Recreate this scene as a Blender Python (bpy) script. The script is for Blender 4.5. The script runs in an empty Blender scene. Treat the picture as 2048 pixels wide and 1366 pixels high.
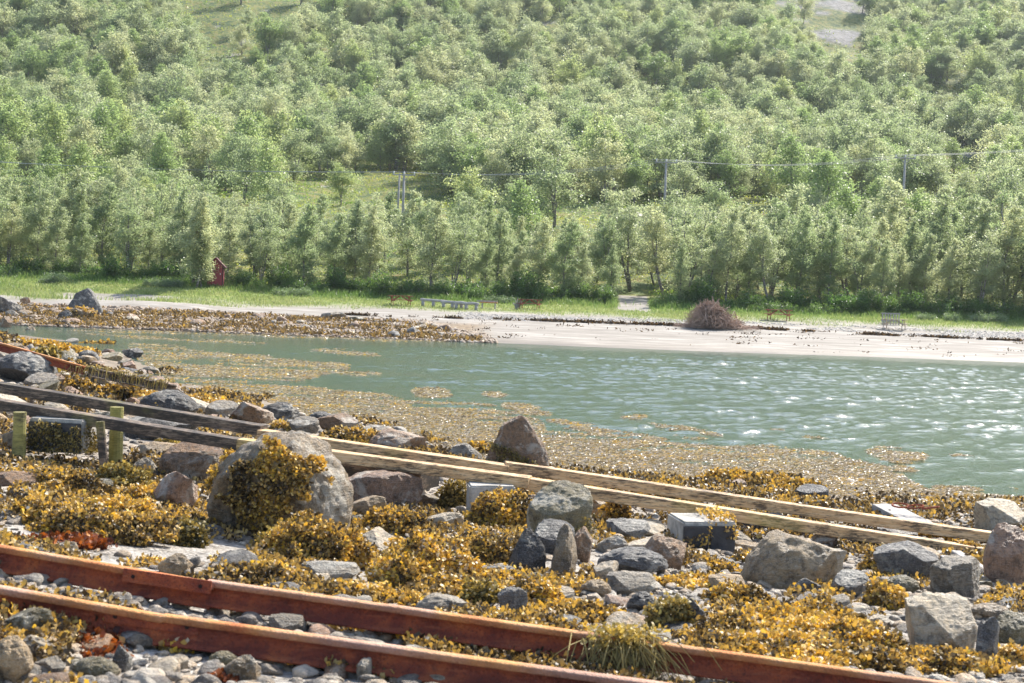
import bpy, bmesh, math, random
import numpy as np
from mathutils import Vector, Matrix

# ------------------------------------------------------------------ camera
SC = bpy.context.scene
COL = SC.collection
F_PX, ROLL, PITCH, CAM_H = 2844.4, 0.037, -0.03445, 3.0
cp, sp, cr, sr = math.cos(PITCH), math.sin(PITCH), math.cos(ROLL), math.sin(ROLL)
FWD = np.array([0, cp, sp]); X0 = np.array([1., 0, 0]); U0 = np.array([0, -sp, cp])
RIGHT = cr * X0 + sr * U0
UP = cr * U0 - sr * X0
CAM = np.array([0, 0, CAM_H])
cam_d = bpy.data.cameras.new('camera')
cam_o = bpy.data.objects.new('camera', cam_d)
COL.objects.link(cam_o)
m = Matrix(((RIGHT[0], UP[0], -FWD[0], 0), (RIGHT[1], UP[1], -FWD[1], 0), (RIGHT[2], UP[2], -FWD[2], CAM_H), (0, 0, 0, 1)))
cam_o.matrix_world = m
cam_d.sensor_width = 36; cam_d.lens = 50; cam_d.clip_start = 0.1; cam_d.clip_end = 5000
cam_d.dof.use_dof = True; cam_d.dof.focus_distance = 70; cam_d.dof.aperture_fstop = 6.3
SC.camera = cam_o

# ------------------------------------------------------------------ light
SUN_AZ, SUN_EL = math.radians(36), math.radians(44)     # azimuth measured from +Y towards +X
w = bpy.data.worlds.new('World'); SC.world = w; w.use_nodes = True
nt = w.node_tree
sky = nt.nodes.new('ShaderNodeTexSky'); sky.sky_type = 'NISHITA'; sky.sun_disc = False
sky.sun_elevation = SUN_EL; sky.sun_rotation = SUN_AZ; sky.dust_density = 1.5; sky.air_density = 1.0
bg = nt.nodes['Background']; bg.inputs[1].default_value = 0.15
nt.links.new(sky.outputs[0], bg.inputs[0])
sun_d = bpy.data.lights.new('sun', 'SUN'); sun_d.energy = 4.6; sun_d.angle = math.radians(0.5); sun_d.color = (1, .95, .86)
sun_o = bpy.data.objects.new('sun', sun_d); COL.objects.link(sun_o)
sd = Vector((math.sin(SUN_AZ) * math.cos(SUN_EL), math.cos(SUN_AZ) * math.cos(SUN_EL), math.sin(SUN_EL)))
sun_o.rotation_euler = sd.to_track_quat('Z', 'Y').to_euler(); sun_o.location = (20, 0, 60)
SC.view_settings.view_transform = 'Standard'; SC.view_settings.look = 'None'
SC.view_settings.exposure = 1.1; SC.view_settings.gamma = 1.0
SC.render.engine = 'CYCLES'
SC.cycles.max_bounces = 6; SC.cycles.transparent_max_bounces = 12
SC.cycles.sample_clamp_indirect = 6; SC.cycles.sample_clamp_direct = 20

# ------------------------------------------------------------------ helpers
def ray(px, py):
    return FWD + (px - 1024) / F_PX * RIGHT - (py - 683) / F_PX * UP
def proj(P):
    P = np.atleast_2d(P) - CAM
    d = np.maximum(P @ FWD, 1e-3)
    return 1024 + F_PX * (P @ RIGHT) / d, 683 - F_PX * (P @ UP) / d
def inpoly(px, py, poly):
    px = np.asarray(px, float); py = np.asarray(py, float); r = np.zeros(px.shape, bool)
    n = len(poly)
    for i in range(n):
        x1, y1 = poly[i]; x2, y2 = poly[(i + 1) % n]
        if y1 == y2: continue
        c = ((y1 > py) != (y2 > py)) & (px < (x2 - x1) * (py - y1) / (y2 - y1) + x1)
        r ^= c
    return r
def _h(ix, iy, iz):
    with np.errstate(over='ignore'):
        n = (ix.astype(np.int64) * 374761393 + iy.astype(np.int64) * 668265263 + iz.astype(np.int64) * 2147483647 // 7) & 0xFFFFFFFF
        n = ((n ^ (n >> 13)) * 1274126177) & 0xFFFFFFFF
        n = n ^ (n >> 16)
    return (n & 0xFFFF) / 65535.0
def vnoise(p):
    i = np.floor(p).astype(np.int64); f = p - i; f = f * f * (3 - 2 * f)
    out = 0
    for dx in (0, 1):
        for dy in (0, 1):
            for dz in (0, 1):
                wgt = (f[:, 0] if dx else 1 - f[:, 0]) * (f[:, 1] if dy else 1 - f[:, 1]) * (f[:, 2] if dz else 1 - f[:, 2])
                out = out + wgt * _h(i[:, 0] + dx, i[:, 1] + dy, i[:, 2] + dz)
    return out * 2 - 1
def fbm(p, oct=4, seed=0.0):
    p = np.asarray(p, float)
    if p.shape[1] == 2: p = np.column_stack([p, np.full(len(p), .5)])
    p = p + seed * 17.3; a, o, t = 1., 0, 0
    for _ in range(oct):
        o = o + a * vnoise(p); t += a; p = p * 2.03 + 11.7; a *= .5
    return o / t
def sstep(a, b, x):
    t = np.clip((x - a) / (b - a), 0, 1); return t * t * (3 - 2 * t)

def mesh(name, V, F, mat=None, smooth=False, attrs=None, mats=None, midx=None):
    V = np.asarray(V, np.float32); F = np.asarray(F, np.int32)
    me = bpy.data.meshes.new(name)
    me.vertices.add(len(V)); me.vertices.foreach_set('co', V.ravel())
    k = F.shape[1]
    me.loops.add(F.size); me.loops.foreach_set('vertex_index', F.ravel())
    me.polygons.add(len(F)); me.polygons.foreach_set('loop_start', np.arange(len(F), dtype=np.int32) * k)
    me.polygons.foreach_set('loop_total', np.full(len(F), k, np.int32))
    if smooth: me.polygons.foreach_set('use_smooth', np.ones(len(F), bool))
    if attrs:
        for an, (dom, arr) in attrs.items():
            a = me.attributes.new(an, 'FLOAT', dom); a.data.foreach_set('value', np.asarray(arr, np.float32))
    if mats:
        for q in mats: me.materials.append(q)
        if midx is not None: me.polygons.foreach_set('material_index', np.asarray(midx, np.int32))
    elif mat: me.materials.append(mat)
    me.update(calc_edges=True)
    return me
def link(name, me, parent=None):
    o = bpy.data.objects.new(name, me); COL.objects.link(o)
    if parent: o.parent = parent
    return o
def tag(o, label=None, cat=None, group=None, kind=None):
    if label: o['label'] = label
    if cat: o['category'] = cat
    if group: o['group'] = group
    if kind: o['kind'] = kind
    return o
def empty(name, loc=(0, 0, 0), rz=0):
    o = bpy.data.objects.new(name, None); COL.objects.link(o); o.location = loc; o.rotation_euler = (0, 0, rz)
    o.empty_display_size = .1
    return o

class MB:
    """collects quads / tris of boxes, tubes and prisms"""
    def __init__(s): s.v = []; s.f = []; s.n = 0
    def add(s, V, F):
        s.v.append(np.asarray(V, float))
        for f in F: s.f.append([i + s.n for i in f])
        s.n += len(V)
    def box(s, c, size, rot=None, bev=0.0):
        c = np.array(c, float); hx, hy, hz = [q / 2 for q in size]
        b = min(bev, hx * .6, hy * .6, hz * .6)
        if b > 0:
            bm = bmesh.new(); bmesh.ops.create_cube(bm, size=1)
            for q in bm.verts: q.co = Vector((q.co.x * size[0], q.co.y * size[1], q.co.z * size[2]))
            bmesh.ops.bevel(bm, geom=bm.edges[:], offset=b, segments=2, affect='EDGES')
            V = np.array([q.co[:] for q in bm.verts]); F = [[q.index for q in f.verts] for f in bm.faces]; bm.free()
        else:
            V = np.array([[x, y, z] for x in (-hx, hx) for y in (-hy, hy) for z in (-hz, hz)])
            F = [(0, 1, 3, 2), (4, 6, 7, 5), (0, 4, 5, 1), (2, 3, 7, 6), (0, 2, 6, 4), (1, 5, 7, 3)]
        if rot is not None: V = V @ np.array(rot).T
        s.add(V + c, F)
    def beam(s, a, b, w, h, bev=0.004, up=(0, 0, 1)):
        a = np.array(a, float); b = np.array(b, float); d = b - a; L = np.linalg.norm(d); d /= L
        sd_ = np.cross(d, up); sd_ /= np.linalg.norm(sd_); u = np.cross(sd_, d)
        s.box((a + b) / 2, (L, w, h), np.column_stack([d, sd_, u]), bev)
    def tube(s, pts, r, n=6, cap=True):
        pts = np.asarray(pts, float); r = np.broadcast_to(np.asarray(r, float), (len(pts),))
        T = np.gradient(pts, axis=0); T /= np.linalg.norm(T, axis=1)[:, None] + 1e-9
        ref = np.array([0, 0, 1.]) if abs(T[0][2]) < .9 else np.array([1., 0, 0])
        A = np.cross(T, ref); A /= np.linalg.norm(A, axis=1)[:, None] + 1e-9; B = np.cross(T, A)
        an = np.arange(n) / n * 2 * math.pi
        V = (pts[:, None] + r[:, None, None] * (np.cos(an)[None, :, None] * A[:, None] + np.sin(an)[None, :, None] * B[:, None])).reshape(-1, 3)
        F = []
        for i in range(len(pts) - 1):
            for j in range(n):
                k = (j + 1) % n
                F.append((i * n + j, i * n + k, (i + 1) * n + k, (i + 1) * n + j))
        if cap: F.append(list(range(n))[::-1]); F.append([(len(pts) - 1) * n + j for j in range(n)])
        s.add(V, F)
    def build(s, name, mat, parent=None, smooth=False):
        me = bpy.data.meshes.new(name)
        me.from_pydata([tuple(q) for q in np.vstack(s.v)], [], s.f)
        if mat: me.materials.append(mat)
        if smooth: me.polygons.foreach_set('use_smooth', [True] * len(me.polygons))
        me.update()
        return link(name, me, parent)

# ------------------------------------------------------------------ materials
def mat_new(name):
    M = bpy.data.materials.new(name); M.use_nodes = True; n = M.node_tree.nodes; n.clear()
    return M, M.node_tree
class NG:
    def __init__(s, name):
        s.M, s.t = mat_new(name); s.out = s.t.nodes.new('ShaderNodeOutputMaterial')
    def n(s, typ, **kw):
        q = s.t.nodes.new(typ)
        for k, v in kw.items(): setattr(q, k, v)
        return q
    def l(s, a, b): s.t.links.new(a, b)
    def put(s, sock, v):
        if v is None: return
        if hasattr(v, 'is_output') or hasattr(v, 'links'): s.l(v, sock)
        else:
            if isinstance(v, (tuple, list)) and len(v) == 3 and sock.type == 'RGBA': v = (*v, 1)
            sock.default_value = v
    def pos(s): return s.n('ShaderNodeNewGeometry').outputs['Position']
    def attr(s, name): return s.n('ShaderNodeAttribute', attribute_name=name).outputs['Fac']
    def mapv(s, vec, scale):
        q = s.n('ShaderNodeMapping'); s.l(vec, q.inputs[0]); q.inputs['Scale'].default_value = scale; return q.outputs[0]
    def noise(s, vec, scale, detail=4, rough=.55, dist=0):
        q = s.n('ShaderNodeTexNoise'); s.l(vec, q.inputs['Vector']); q.inputs['Scale'].default_value = scale
        q.inputs['Detail'].default_value = detail; q.inputs['Roughness'].default_value = rough; q.inputs['Distortion'].default_value = dist
        return q.outputs['Fac']
    def voro(s, vec, scale, feat='F1', out='Distance'):
        q = s.n('ShaderNodeTexVoronoi', feature=feat); s.l(vec, q.inputs['Vector']); q.inputs['Scale'].default_value = scale
        return q.outputs[out]
    def ramp(s, fac, stops, interp='LINEAR'):
        q = s.n('ShaderNodeValToRGB'); s.l(fac, q.inputs[0]); e = q.color_ramp; e.interpolation = interp
        while len(e.elements) < len(stops): e.elements.new(.5)
        for el, (p, c) in zip(e.elements, stops):
            el.position = p; el.color = (*c, 1) if isinstance(c, (tuple, list)) else (c, c, c, 1)
        return q.outputs[0]
    def mix(s, fac, a, b, mode='MIX'):
        q = s.n('ShaderNodeMix', data_type='RGBA', blend_type=mode)
        s.put(q.inputs[0], fac); s.put(q.inputs[6], a); s.put(q.inputs[7], b); return q.outputs[2]
    def math(s, op, a, b=None, c=None, clamp=False):
        q = s.n('ShaderNodeMath', operation=op, use_clamp=clamp)
        s.put(q.inputs[0], a); s.put(q.inputs[1], b)
        if c is not None: s.put(q.inputs[2], c)
        return q.outputs[0]
    def bump(s, h, strength=.5, dist=.02, normal=None):
        q = s.n('ShaderNodeBump'); s.l(h, q.inputs['Height']); q.inputs['Strength'].default_value = strength
        q.inputs['Distance'].default_value = dist
        if normal: s.l(normal, q.inputs['Normal'])
        return q.outputs[0]
    def pbr(s, col, rough=.7, bump=None, spec=.5, metal=0):
        q = s.n('ShaderNodeBsdfPrincipled'); s.put(q.inputs['Base Color'], col); s.put(q.inputs['Roughness'], rough)
        s.put(q.inputs['Specular IOR Level'], spec); s.put(q.inputs['Metallic'], metal)
        if bump: s.l(bump, q.inputs['Normal'])
        return q.outputs[0]
    def done(s, sh): s.l(sh, s.out.inputs[0]); return s.M

def m_leaf(name, stops, transl, rough=.42, tr=.42, vary=.5):
    g = NG(name)
    oi = g.n('ShaderNodeObjectInfo').outputs['Random']
    v = g.attr('lv')
    f = g.math('ADD', g.math('MULTIPLY', oi, vary), g.math('MULTIPLY', v, 1 - vary))
    c = g.ramp(f, stops)
    c2 = g.ramp(f, transl)
    p = g.pbr(c, rough, spec=.45)
    t = g.n('ShaderNodeBsdfTranslucent'); g.l(c2, t.inputs[0])
    ms = g.n('ShaderNodeMixShader'); ms.inputs[0].default_value = tr
    g.l(p, ms.inputs[1]); g.l(t.outputs[0], ms.inputs[2])
    return g.done(ms.outputs[0])
M_BIRCH = m_leaf('birch_leaves', [(0, (.13, .175, .085)), (.35, (.19, .23, .13)), (.7, (.27, .29, .17)), (1, (.33, .34, .17))],
                 [(0, (.33, .44, .18)), (.35, (.45, .54, .25)), (.7, (.57, .62, .33)), (1, (.7, .7, .32))], tr=.52, rough=.45, vary=.62)
M_ALDER = m_leaf('alder_leaves', [(0, (.12, .17, .07)), (.5, (.17, .22, .1)), (1, (.25, .28, .12))],
                 [(0, (.32, .46, .15)), (.5, (.44, .56, .2)), (1, (.6, .64, .26))], tr=.5, vary=.7)
M_SHRUB = m_leaf('shrub_leaves', [(0, (.035, .075, .025)), (1, (.09, .14, .05))], [(0, (.12, .26, .05)), (1, (.28, .42, .09))], tr=.42)
M_PALE = m_leaf('willow_leaves', [(0, (.12, .16, .09)), (1, (.2, .24, .15))], [(0, (.2, .3, .1)), (1, (.3, .4, .15))])
M_GRASS = m_leaf('grass_blades', [(0, (.08, .14, .035)), (.55, (.17, .21, .065)), (1, (.3, .3, .15))],
                 [(0, (.22, .36, .08)), (1, (.5, .5, .2))], vary=0, tr=.4)
M_COVER = m_leaf('ground_cover_leaves', [(0, (.06, .12, .025)), (.6, (.14, .18, .035)), (1, (.26, .23, .06))],
                 [(0, (.2, .35, .05)), (1, (.55, .52, .1))], vary=0, tr=.5)

def m_bark():
    g = NG('birch_bark'); p = g.pos()
    n = g.noise(g.mapv(p, (1, 1, 3)), 4, 4)
    c = g.ramp(n, [(.35, (.05, .04, .035)), (.5, (.22, .19, .17)), (.7, (.42, .39, .36))])
    return g.done(g.pbr(c, .85, g.bump(n, .5, .03)))
M_BARK = m_bark()

def m_rock():
    g = NG('shore_rock'); p = g.pos()
    tint = g.n('ShaderNodeObjectInfo').outputs['Color']
    rnd = g.n('ShaderNodeObjectInfo').outputs['Random']
    off = g.n('ShaderNodeVectorMath', operation='SCALE'); g.l(tint, off.inputs[0]); off.inputs['Scale'].default_value = 5
    bri = g.math('ADD', .8, g.math('MULTIPLY', rnd, .45)); tint = g.mix(1, tint, g.n('ShaderNodeCombineColor').outputs[0], 'MIX') if False else tint
    pv = g.n('ShaderNodeVectorMath', operation='ADD'); g.l(p, pv.inputs[0]); g.l(off.outputs[0], pv.inputs[1]); pv = pv.outputs[0]
    vs = g.n('ShaderNodeVectorMath', operation='SCALE'); g.l(tint, vs.inputs[0]); g.l(bri, vs.inputs['Scale']); tint = vs.outputs[0]
    big = g.noise(pv, 4.2, 5, .62, .6)
    mid = g.noise(pv, 17, 6, .7, .3)
    fine = g.noise(pv, 120, 3, .7)
    c = g.mix(g.ramp(big, [(.36, 0), (.62, 1)]), g.mix(1, tint, (.5, .48, .46), 'MULTIPLY'), tint)
    c = g.mix(g.ramp(mid, [(.42, 0), (.72, .75)]), c, g.mix(1, tint, (1.5, 1.3, 1.06), 'MULTIPLY'))
    c = g.mix(g.ramp(mid, [(.34, .85), (.48, 0)]), c, g.mix(1, tint, (.3, .27, .24), 'MULTIPLY'))
    lich = g.noise(pv, 2.3, 6, .72, .8)
    c = g.mix(g.ramp(lich, [(.52, 0), (.6, .55)]), c, (.5, .46, .38))
    c = g.mix(g.ramp(fine, [(.56, 0), (.68, .5)]), c, (.62, .6, .56))
    c = g.mix(g.ramp(fine, [(.28, .6), (.42, 0)]), c, (.05, .048, .045))
    strat = g.noise(g.mapv(pv, (3, 3, 26)), 1.5, 4, .6, 1.2)
    h = g.math('ADD', g.math('MULTIPLY', mid, 1.0), g.math('MULTIPLY', strat, .7))
    h = g.math('ADD', h, g.math('MULTIPLY', fine, .3))
    r = g.ramp(big, [(.35, .38), (.65, .8)])
    return g.done(g.pbr(c, r, g.bump(h, .95, .045), spec=.4))
M_ROCK = m_rock()

def m_fucus(name, stops, rough=.3):
    g = NG(name); v = g.attr('lv')
    c = g.ramp(v, stops)
    p = g.pbr(c, rough + .1, spec=.36)
    t = g.n('ShaderNodeBsdfTranslucent'); g.l(g.mix(1, c, (1.15, 1.0, .5), 'MULTIPLY'), t.inputs[0])
    ms = g.n('ShaderNodeMixShader'); ms.inputs[0].default_value = .3
    g.l(p, ms.inputs[1]); g.l(t.outputs[0], ms.inputs[2])
    return g.done(ms.outputs[0])
M_FUC = m_fucus('bladder_wrack', [(0, (.05, .036, .022)), (.18, (.17, .12, .06)), (.36, (.38, .26, .1)), (.54, (.56, .38, .12)), (.72, (.74, .47, .08)), (.88, (.86, .6, .08)), (1, (.84, .75, .6))], .36)  # cream end stop paints the whitish highlights on the fronds
M_FUCO = m_fucus('olive_wrack', [(0, (.05, .045, .018)), (.4, (.22, .17, .06)), (.8, (.44, .34, .12)), (1, (.66, .52, .16))], .4)
M_FUCR = m_fucus('rusty_wrack', [(0, (.06, .02, .01)), (.4, (.2, .055, .02)), (.75, (.4, .12, .03)), (1, (.6, .3, .08))], .35)
M_FLOAT = m_fucus('floating_wrack', [(0, (.09, .07, .05)), (.35, (.24, .19, .13)), (.7, (.5, .42, .33)), (.86, (.6, .5, .36)), (.93, (.7, .43, .05)), (1, (.8, .5, .05))], .22)
M_DRIFT = m_fucus('dry_wrack', [(0, (.03, .02, .015)), (.6, (.1, .065, .035)), (1, (.25, .15, .06))], .6)
def m_plain(name, col, rough=.7, var=.35, scale=8, bump=.3, spec=.4, stretch=(1, 1, 1), metal=0, col2=None, d=.01):
    g = NG(name); p = g.n('ShaderNodeTexCoord').outputs['Object']
    n = g.noise(g.mapv(p, stretch), scale, 5, .6, .3)
    c2 = col2 or tuple(q * (1 - var) for q in col)
    c = g.mix(g.ramp(n, [(.35, 0), (.65, 1)]), c2, col)
    return g.done(g.pbr(c, rough, g.bump(n, bump, d), spec=spec, metal=metal))
def m_rust():
    g = NG('rusted_steel'); p = g.pos()
    a = g.noise(p, 3.2, 6, .7, .5); b = g.noise(p, 38, 5, .7); s = g.noise(g.mapv(p, (1, 1, 9)), 5, 4, .6)
    c = g.ramp(a, [(.3, (.1, .03, .022)), (.45, (.19, .048, .03)), (.58, (.31, .08, .035)), (.72, (.46, .14, .045))])
    lg = g.noise(p, .42, 3, .5); c = g.mix(g.ramp(lg, [(.4, 0), (.6, .6)]), c, g.mix(1, c, (1.25, 1.2, 1.1), 'MULTIPLY'))
    pit = g.voro(p, 55, 'F1', 'Distance'); c = g.mix(g.ramp(pit, [(.1, .55), (.3, 0)]), c, (.06, .03, .03))
    c = g.mix(g.ramp(b, [(.52, 0), (.7, .7)]), c, (.09, .035, .028))
    c = g.mix(g.ramp(s, [(.55, 0), (.75, .5)]), c, (.42, .15, .07))
    # the head of the rail is worn and orange: set per face
    nz = g.n('ShaderNodeSeparateXYZ'); tc = g.n('ShaderNodeTexCoord'); g.l(g.attr('hd'), nz.inputs[0])
    hv = g.attr('hd')
    c = g.mix(g.math('MULTIPLY', hv, g.ramp(a, [(.3, .55), (.6, 1)])), c, g.ramp(g.noise(p, 1.3, 4), [(.38, (.46, .14, .05)), (.5, (.6, .3, .11)), (.62, (.52, .33, .24))]))
    return g.done(g.pbr(c, .88, g.bump(g.math('ADD', g.math('ADD', a, b), g.math('MULTIPLY', pit, .5)), .9, .014), spec=.25))
M_RUST = m_rust()
def m_wood(name, cols, mold, green):
    g = NG(name); tc = g.n('ShaderNodeTexCoord').outputs['Object']; p = g.pos()
    gr = g.noise(g.mapv(tc, (1, 14, 14)), 3.5, 6, .65, .6)
    c = g.ramp(gr, [(.3, cols[0]), (.5, cols[1]), (.7, cols[2])])
    b = g.noise(g.mapv(p, (1, 1.5, 3)), 1.8, 7, .72, .4)
    b2 = g.noise(g.mapv(p, (1.2, 2, 9)), 7, 5, .75, .2)
    c = g.mix(g.ramp(g.math('MULTIPLY', g.math('ADD', b, b2), .5), mold), c, (.035, .028, .022))
    gn = g.noise(p, .9, 4, .6)
    c = g.mix(g.ramp(gn, green), c, (.3, .27, .05))
    return g.done(g.pbr(c, .7, g.bump(g.math('ADD', gr, b2), .6, .008), spec=.35))
M_WPALE = m_wood('pale_timber', [(.5, .28, .12), (.66, .42, .21), (.76, .57, .35)], [(.48, 0), (.56, .85)], [(.54, 0), (.7, .5)])
M_WDARK = m_wood('dark_weathered_timber', [(.11, .075, .05), (.2, .14, .095), (.36, .28, .2)], [(.42, 0), (.52, .95)], [(.62, 0), (.75, .5)])
M_WGREEN = m_wood('impregnated_post', [(.2, .17, .06), (.3, .26, .09), (.4, .35, .15)], [(.5, 0), (.6, .8)], [(.4, 0), (.6, .7)])
M_WGREY = m_plain('grey_driftwood', (.42, .39, .36), .8, .5, 6, .6, stretch=(1, 8, 8))
M_RED = m_plain('red_stained_wood', (.33, .085, .055), .6, .35, 5, .3, stretch=(1, 6, 6))
M_TAN = m_plain('bare_table_wood', (.46, .37, .28), .75, .35, 5, .3, stretch=(1, 6, 6))
M_ORANGE = m_plain('orange_board_wood', (.55, .2, .06), .6, .3, 5, .2)
M_SHED = m_plain('falun_red_boards', (.33, .06, .07), .75, .25, 3, .3, stretch=(12, 12, .6))
M_SHEDR = m_plain('shed_roof_felt', (.12, .04, .045), .8, .4, 6, .3)
M_WHITE = m_plain('white_enamel', (.75, .75, .72), .4, .1)
M_TWIG = m_plain('dead_twigs', (.45, .31, .23), .85, .55, 1.3, .3)
M_POLE = m_plain('grey_pole_wood', (.4, .37, .34), .85, .3, 2, .3)
M_WIRE = m_plain('aluminium_wire', (.36, .36, .36), .5, .1)
M_HOLESHADE = m_plain('painted_hole_shade', (.02, .012, .01), .9, .1)  # near-black colour for the shade inside the bolt holes
def m_conc():
    g = NG('weathered_concrete'); p = g.pos()
    n = g.noise(p, 5, 6, .65); f = g.noise(p, 60, 4, .7)
    c = g.ramp(n, [(.35, (.2, .19, .17)), (.5, (.4, .37, .32)), (.7, (.58, .54, .47))])
    c = g.mix(g.ramp(f, [(.55, 0), (.7, .7)]), c, (.13, .12, .11))
    fc = g.n('ShaderNodeSeparateXYZ'); g.l(g.n('ShaderNodeNewGeometry').outputs['Position'], fc.inputs[0])
    return g.done(g.pbr(c, .85, g.bump(g.math('ADD', n, f), .6, .015)))
M_CONC = m_conc()
M_FRONTSHADE = m_plain('painted_front_shade', (.055, .055, .06), .5, .5, 9, .7, d=.02)  # near-black colour standing in for shade on the block fronts
# ------------------------------------------------------------------ terrain
_c = []
def cpz(px, py, z):
    r = ray(px, py); t = (z - CAM_H) / r[2]; P = CAM + r * t; _c.append((P[0], P[1], z))
for a in [(0, 1366, 1.25), (0, 1150, 1.28), (0, 1060, 1.15), (40, 925, .76), (550, 1085, .7), (1024, 1366, 1.0), (1024, 1200, .78),
          (1024, 1080, .58), (1024, 970, .42), (2048, 1366, .75), (2048, 1200, .42), (2048, 1080, .12), (1500, 1100, .38), (500, 1300, 1.15),
          (1500, 1300, .85), (0, 850, .85), (0, 760, 1.1), (0, 700, 1.5), (0, 665, 1.5), (-250, 670, 1.9), (-250, 900, 1.2), (200, 760, .28), (300, 762, .1),
          (120, 720, .6), (400, 850, .45), (700, 870, .22), (250, 830, .68), (600, 870, .33), (1250, 985, .25), (300, 1000, .8), (800, 1000, .52),
          # water line (z=0)
          (60, 653, .0), (150, 682, 0), (250, 708, 0), (330, 742, 0), (420, 772, 0), (540, 800, 0), (580, 830, 0), (760, 852, 0), (870, 885, 0), (960, 925, 0),
          (1100, 945, 0), (1300, 958, 0), (1450, 968, 0), (1600, 990, 0), (1720, 1020, 0), (1850, 1040, 0), (1960, 1015, 0), (2060, 1005, 0), (2400, 1000, 0)]:
    cpz(*a)
_c += [(0, 60, -1.5), (10, 60, -1.6), (25, 60, -1.7), (-10, 55, -.8), (-18, 62, -.5), (-12, 42, -.25), (0, 40, -1.1), (10, 40, -1.5), (20, 40, -1.6), (8, 27, -.55), (15, 30, -1), (3, 30, -.45),
       (-3, 36, -.35), (12, 24, -.35), (-8, 47, -.45), (2, 26, -.25), (9, 22.5, -.25), (60, 30, -1), (60, 60, -1.5), (-24, 76, -.4), (0, 78, -.5), (30, 78, -.5), (60, 78, -.5), (0, 3, 1.35), (-6, 0, 1.5), (6, 0, 1.2),
       (-20, 10, 1.8), (-35, 40, 2.2), (-45, 70, 1.6), (-20, 48, 1.2), (20, 10, .6), (30, 20, -.3), (0, -10, 1.6), (-30, 80, .1)]
_c = np.array(_c)
def _wc(X, Y):
    return np.column_stack([X / (Y + 14) * 22, np.log(np.maximum(Y + 14, 1)) * 16])
_cw = _wc(_c[:, 0], _c[:, 1])
_D = np.linalg.norm(_cw[:, None] - _cw[None], axis=2)
_wt = np.linalg.solve(_D + 1e-6 * np.eye(len(_c)), _c[:, 2])
PY_ = [74, 79, 83, 88, 94, 101, 107, 113, 119, 130, 145, 160, 200, 240, 300, 400, 500, 800, 1500]
PZ_ = [-.5, -.3, 0, .28, .62, 1.15, 1.6, 2.0, 2.4, 3.3, 6, 9.3, 15.5, 22, 38, 78, 125, 250, 470]
def height(X, Y):
    X = np.asarray(X, float); Y = np.asarray(Y, float); sh = X.shape
    X = X.ravel(); Y = Y.ravel(); out = np.zeros(len(X))
    near = Y < 82
    if near.any():
        q = _wc(X[near], np.maximum(Y[near], -12)); res = np.zeros(len(q))
        for i in range(0, len(q), 20000):
            res[i:i + 20000] = np.linalg.norm(q[i:i + 20000, None] - _cw[None], axis=2) @ _wt
        res = np.clip(res, -2, 2.5)
        p = np.column_stack([X[near], Y[near]])
        res = res + .045 * fbm(p * 1.3, 4, 1) * sstep(-.4, .2, res)
        out[near] = res
    far = Y > 70
    if far.any():
        x, y = X[far], Y[far]; p = np.column_stack([x, y])
        sh_ = 1.6 * fbm(p / 14, 2, 3) * sstep(70, 83, y) * (1 - sstep(100, 125, y))
        z = np.interp(y + sh_, PY_, PZ_)
        z = z + .03 * fbm(p / 2.2, 3, 4) * (y > 84)
        z = z + sstep(128, 175, y) * 1.5 * fbm(p / 16, 3, 5) + sstep(200, 330, y) * 9 * fbm(p / 85, 3, 6) + sstep(180, 260, y) * 2.5 * fbm(p / 26, 3, 9)
        z = z + .55 * sstep(-18, -27, x) * sstep(92, 100, y) * (1 - sstep(116, 124, y)) * (1 - sstep(-70, -110, x))
        z = z - .9 * sstep(5, 0, np.hypot((x + 31) / 3.2, (y - 106) / 2)) * .8
        k = sstep(74, 82, y)
        out[far] = np.where(y < 82, out[far] * (1 - k) + z * k, z)
    return out.reshape(sh)

def ground_hit(px, py, tmin=4.0, tmax=900.0):
    r = ray(px, py); t = np.exp(np.linspace(math.log(tmin), math.log(tmax), 1500))
    P = CAM + r * t[:, None]; hz = np.maximum(height(P[:, 0], P[:, 1]), -5)
    u = np.where(P[:, 2] < hz)[0]
    if not len(u): return P[-1]
    i = u[0]
    if i == 0: return P[0]
    a, b = t[i - 1], t[i]
    for _ in range(12):
        mm = (a + b) / 2; q = CAM + r * mm
        if q[2] < float(height(np.array([q[0]]), np.array([q[1]]))[0]): b = mm
        else: a = mm
    return CAM + r * b
def at(px, py, D):
    r = ray(px, py); return CAM + r * (D / r[1])

CLEAR = [[(330, -60), (680, -60), (640, 48), (560, 80), (470, 74), (430, 110), (370, 60)],
         [(610, 345), (900, 350), (905, 400), (870, 480), (640, 480), (560, 400)],
         [(1120, 412), (1290, 412), (1290, 450), (1160, 455)],
         [(1490, -60), (1760, -60), (1740, 50), (1740, 130), (1650, 130), (1560, 40)],
         [(1780, 170), (2060, 215), (2060, 245), (1880, 225)],
         [(1870, 340), (2000, 340), (1960, 405), (1870, 400)],
         [(1370, 400), (1570, 405), (1570, 432), (1370, 428)],
         [(1570, 380), (1900, 370), (1900, 385), (1570, 398)],
         [(440, 110), (560, 130), (540, 160), (450, 150)]]

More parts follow.
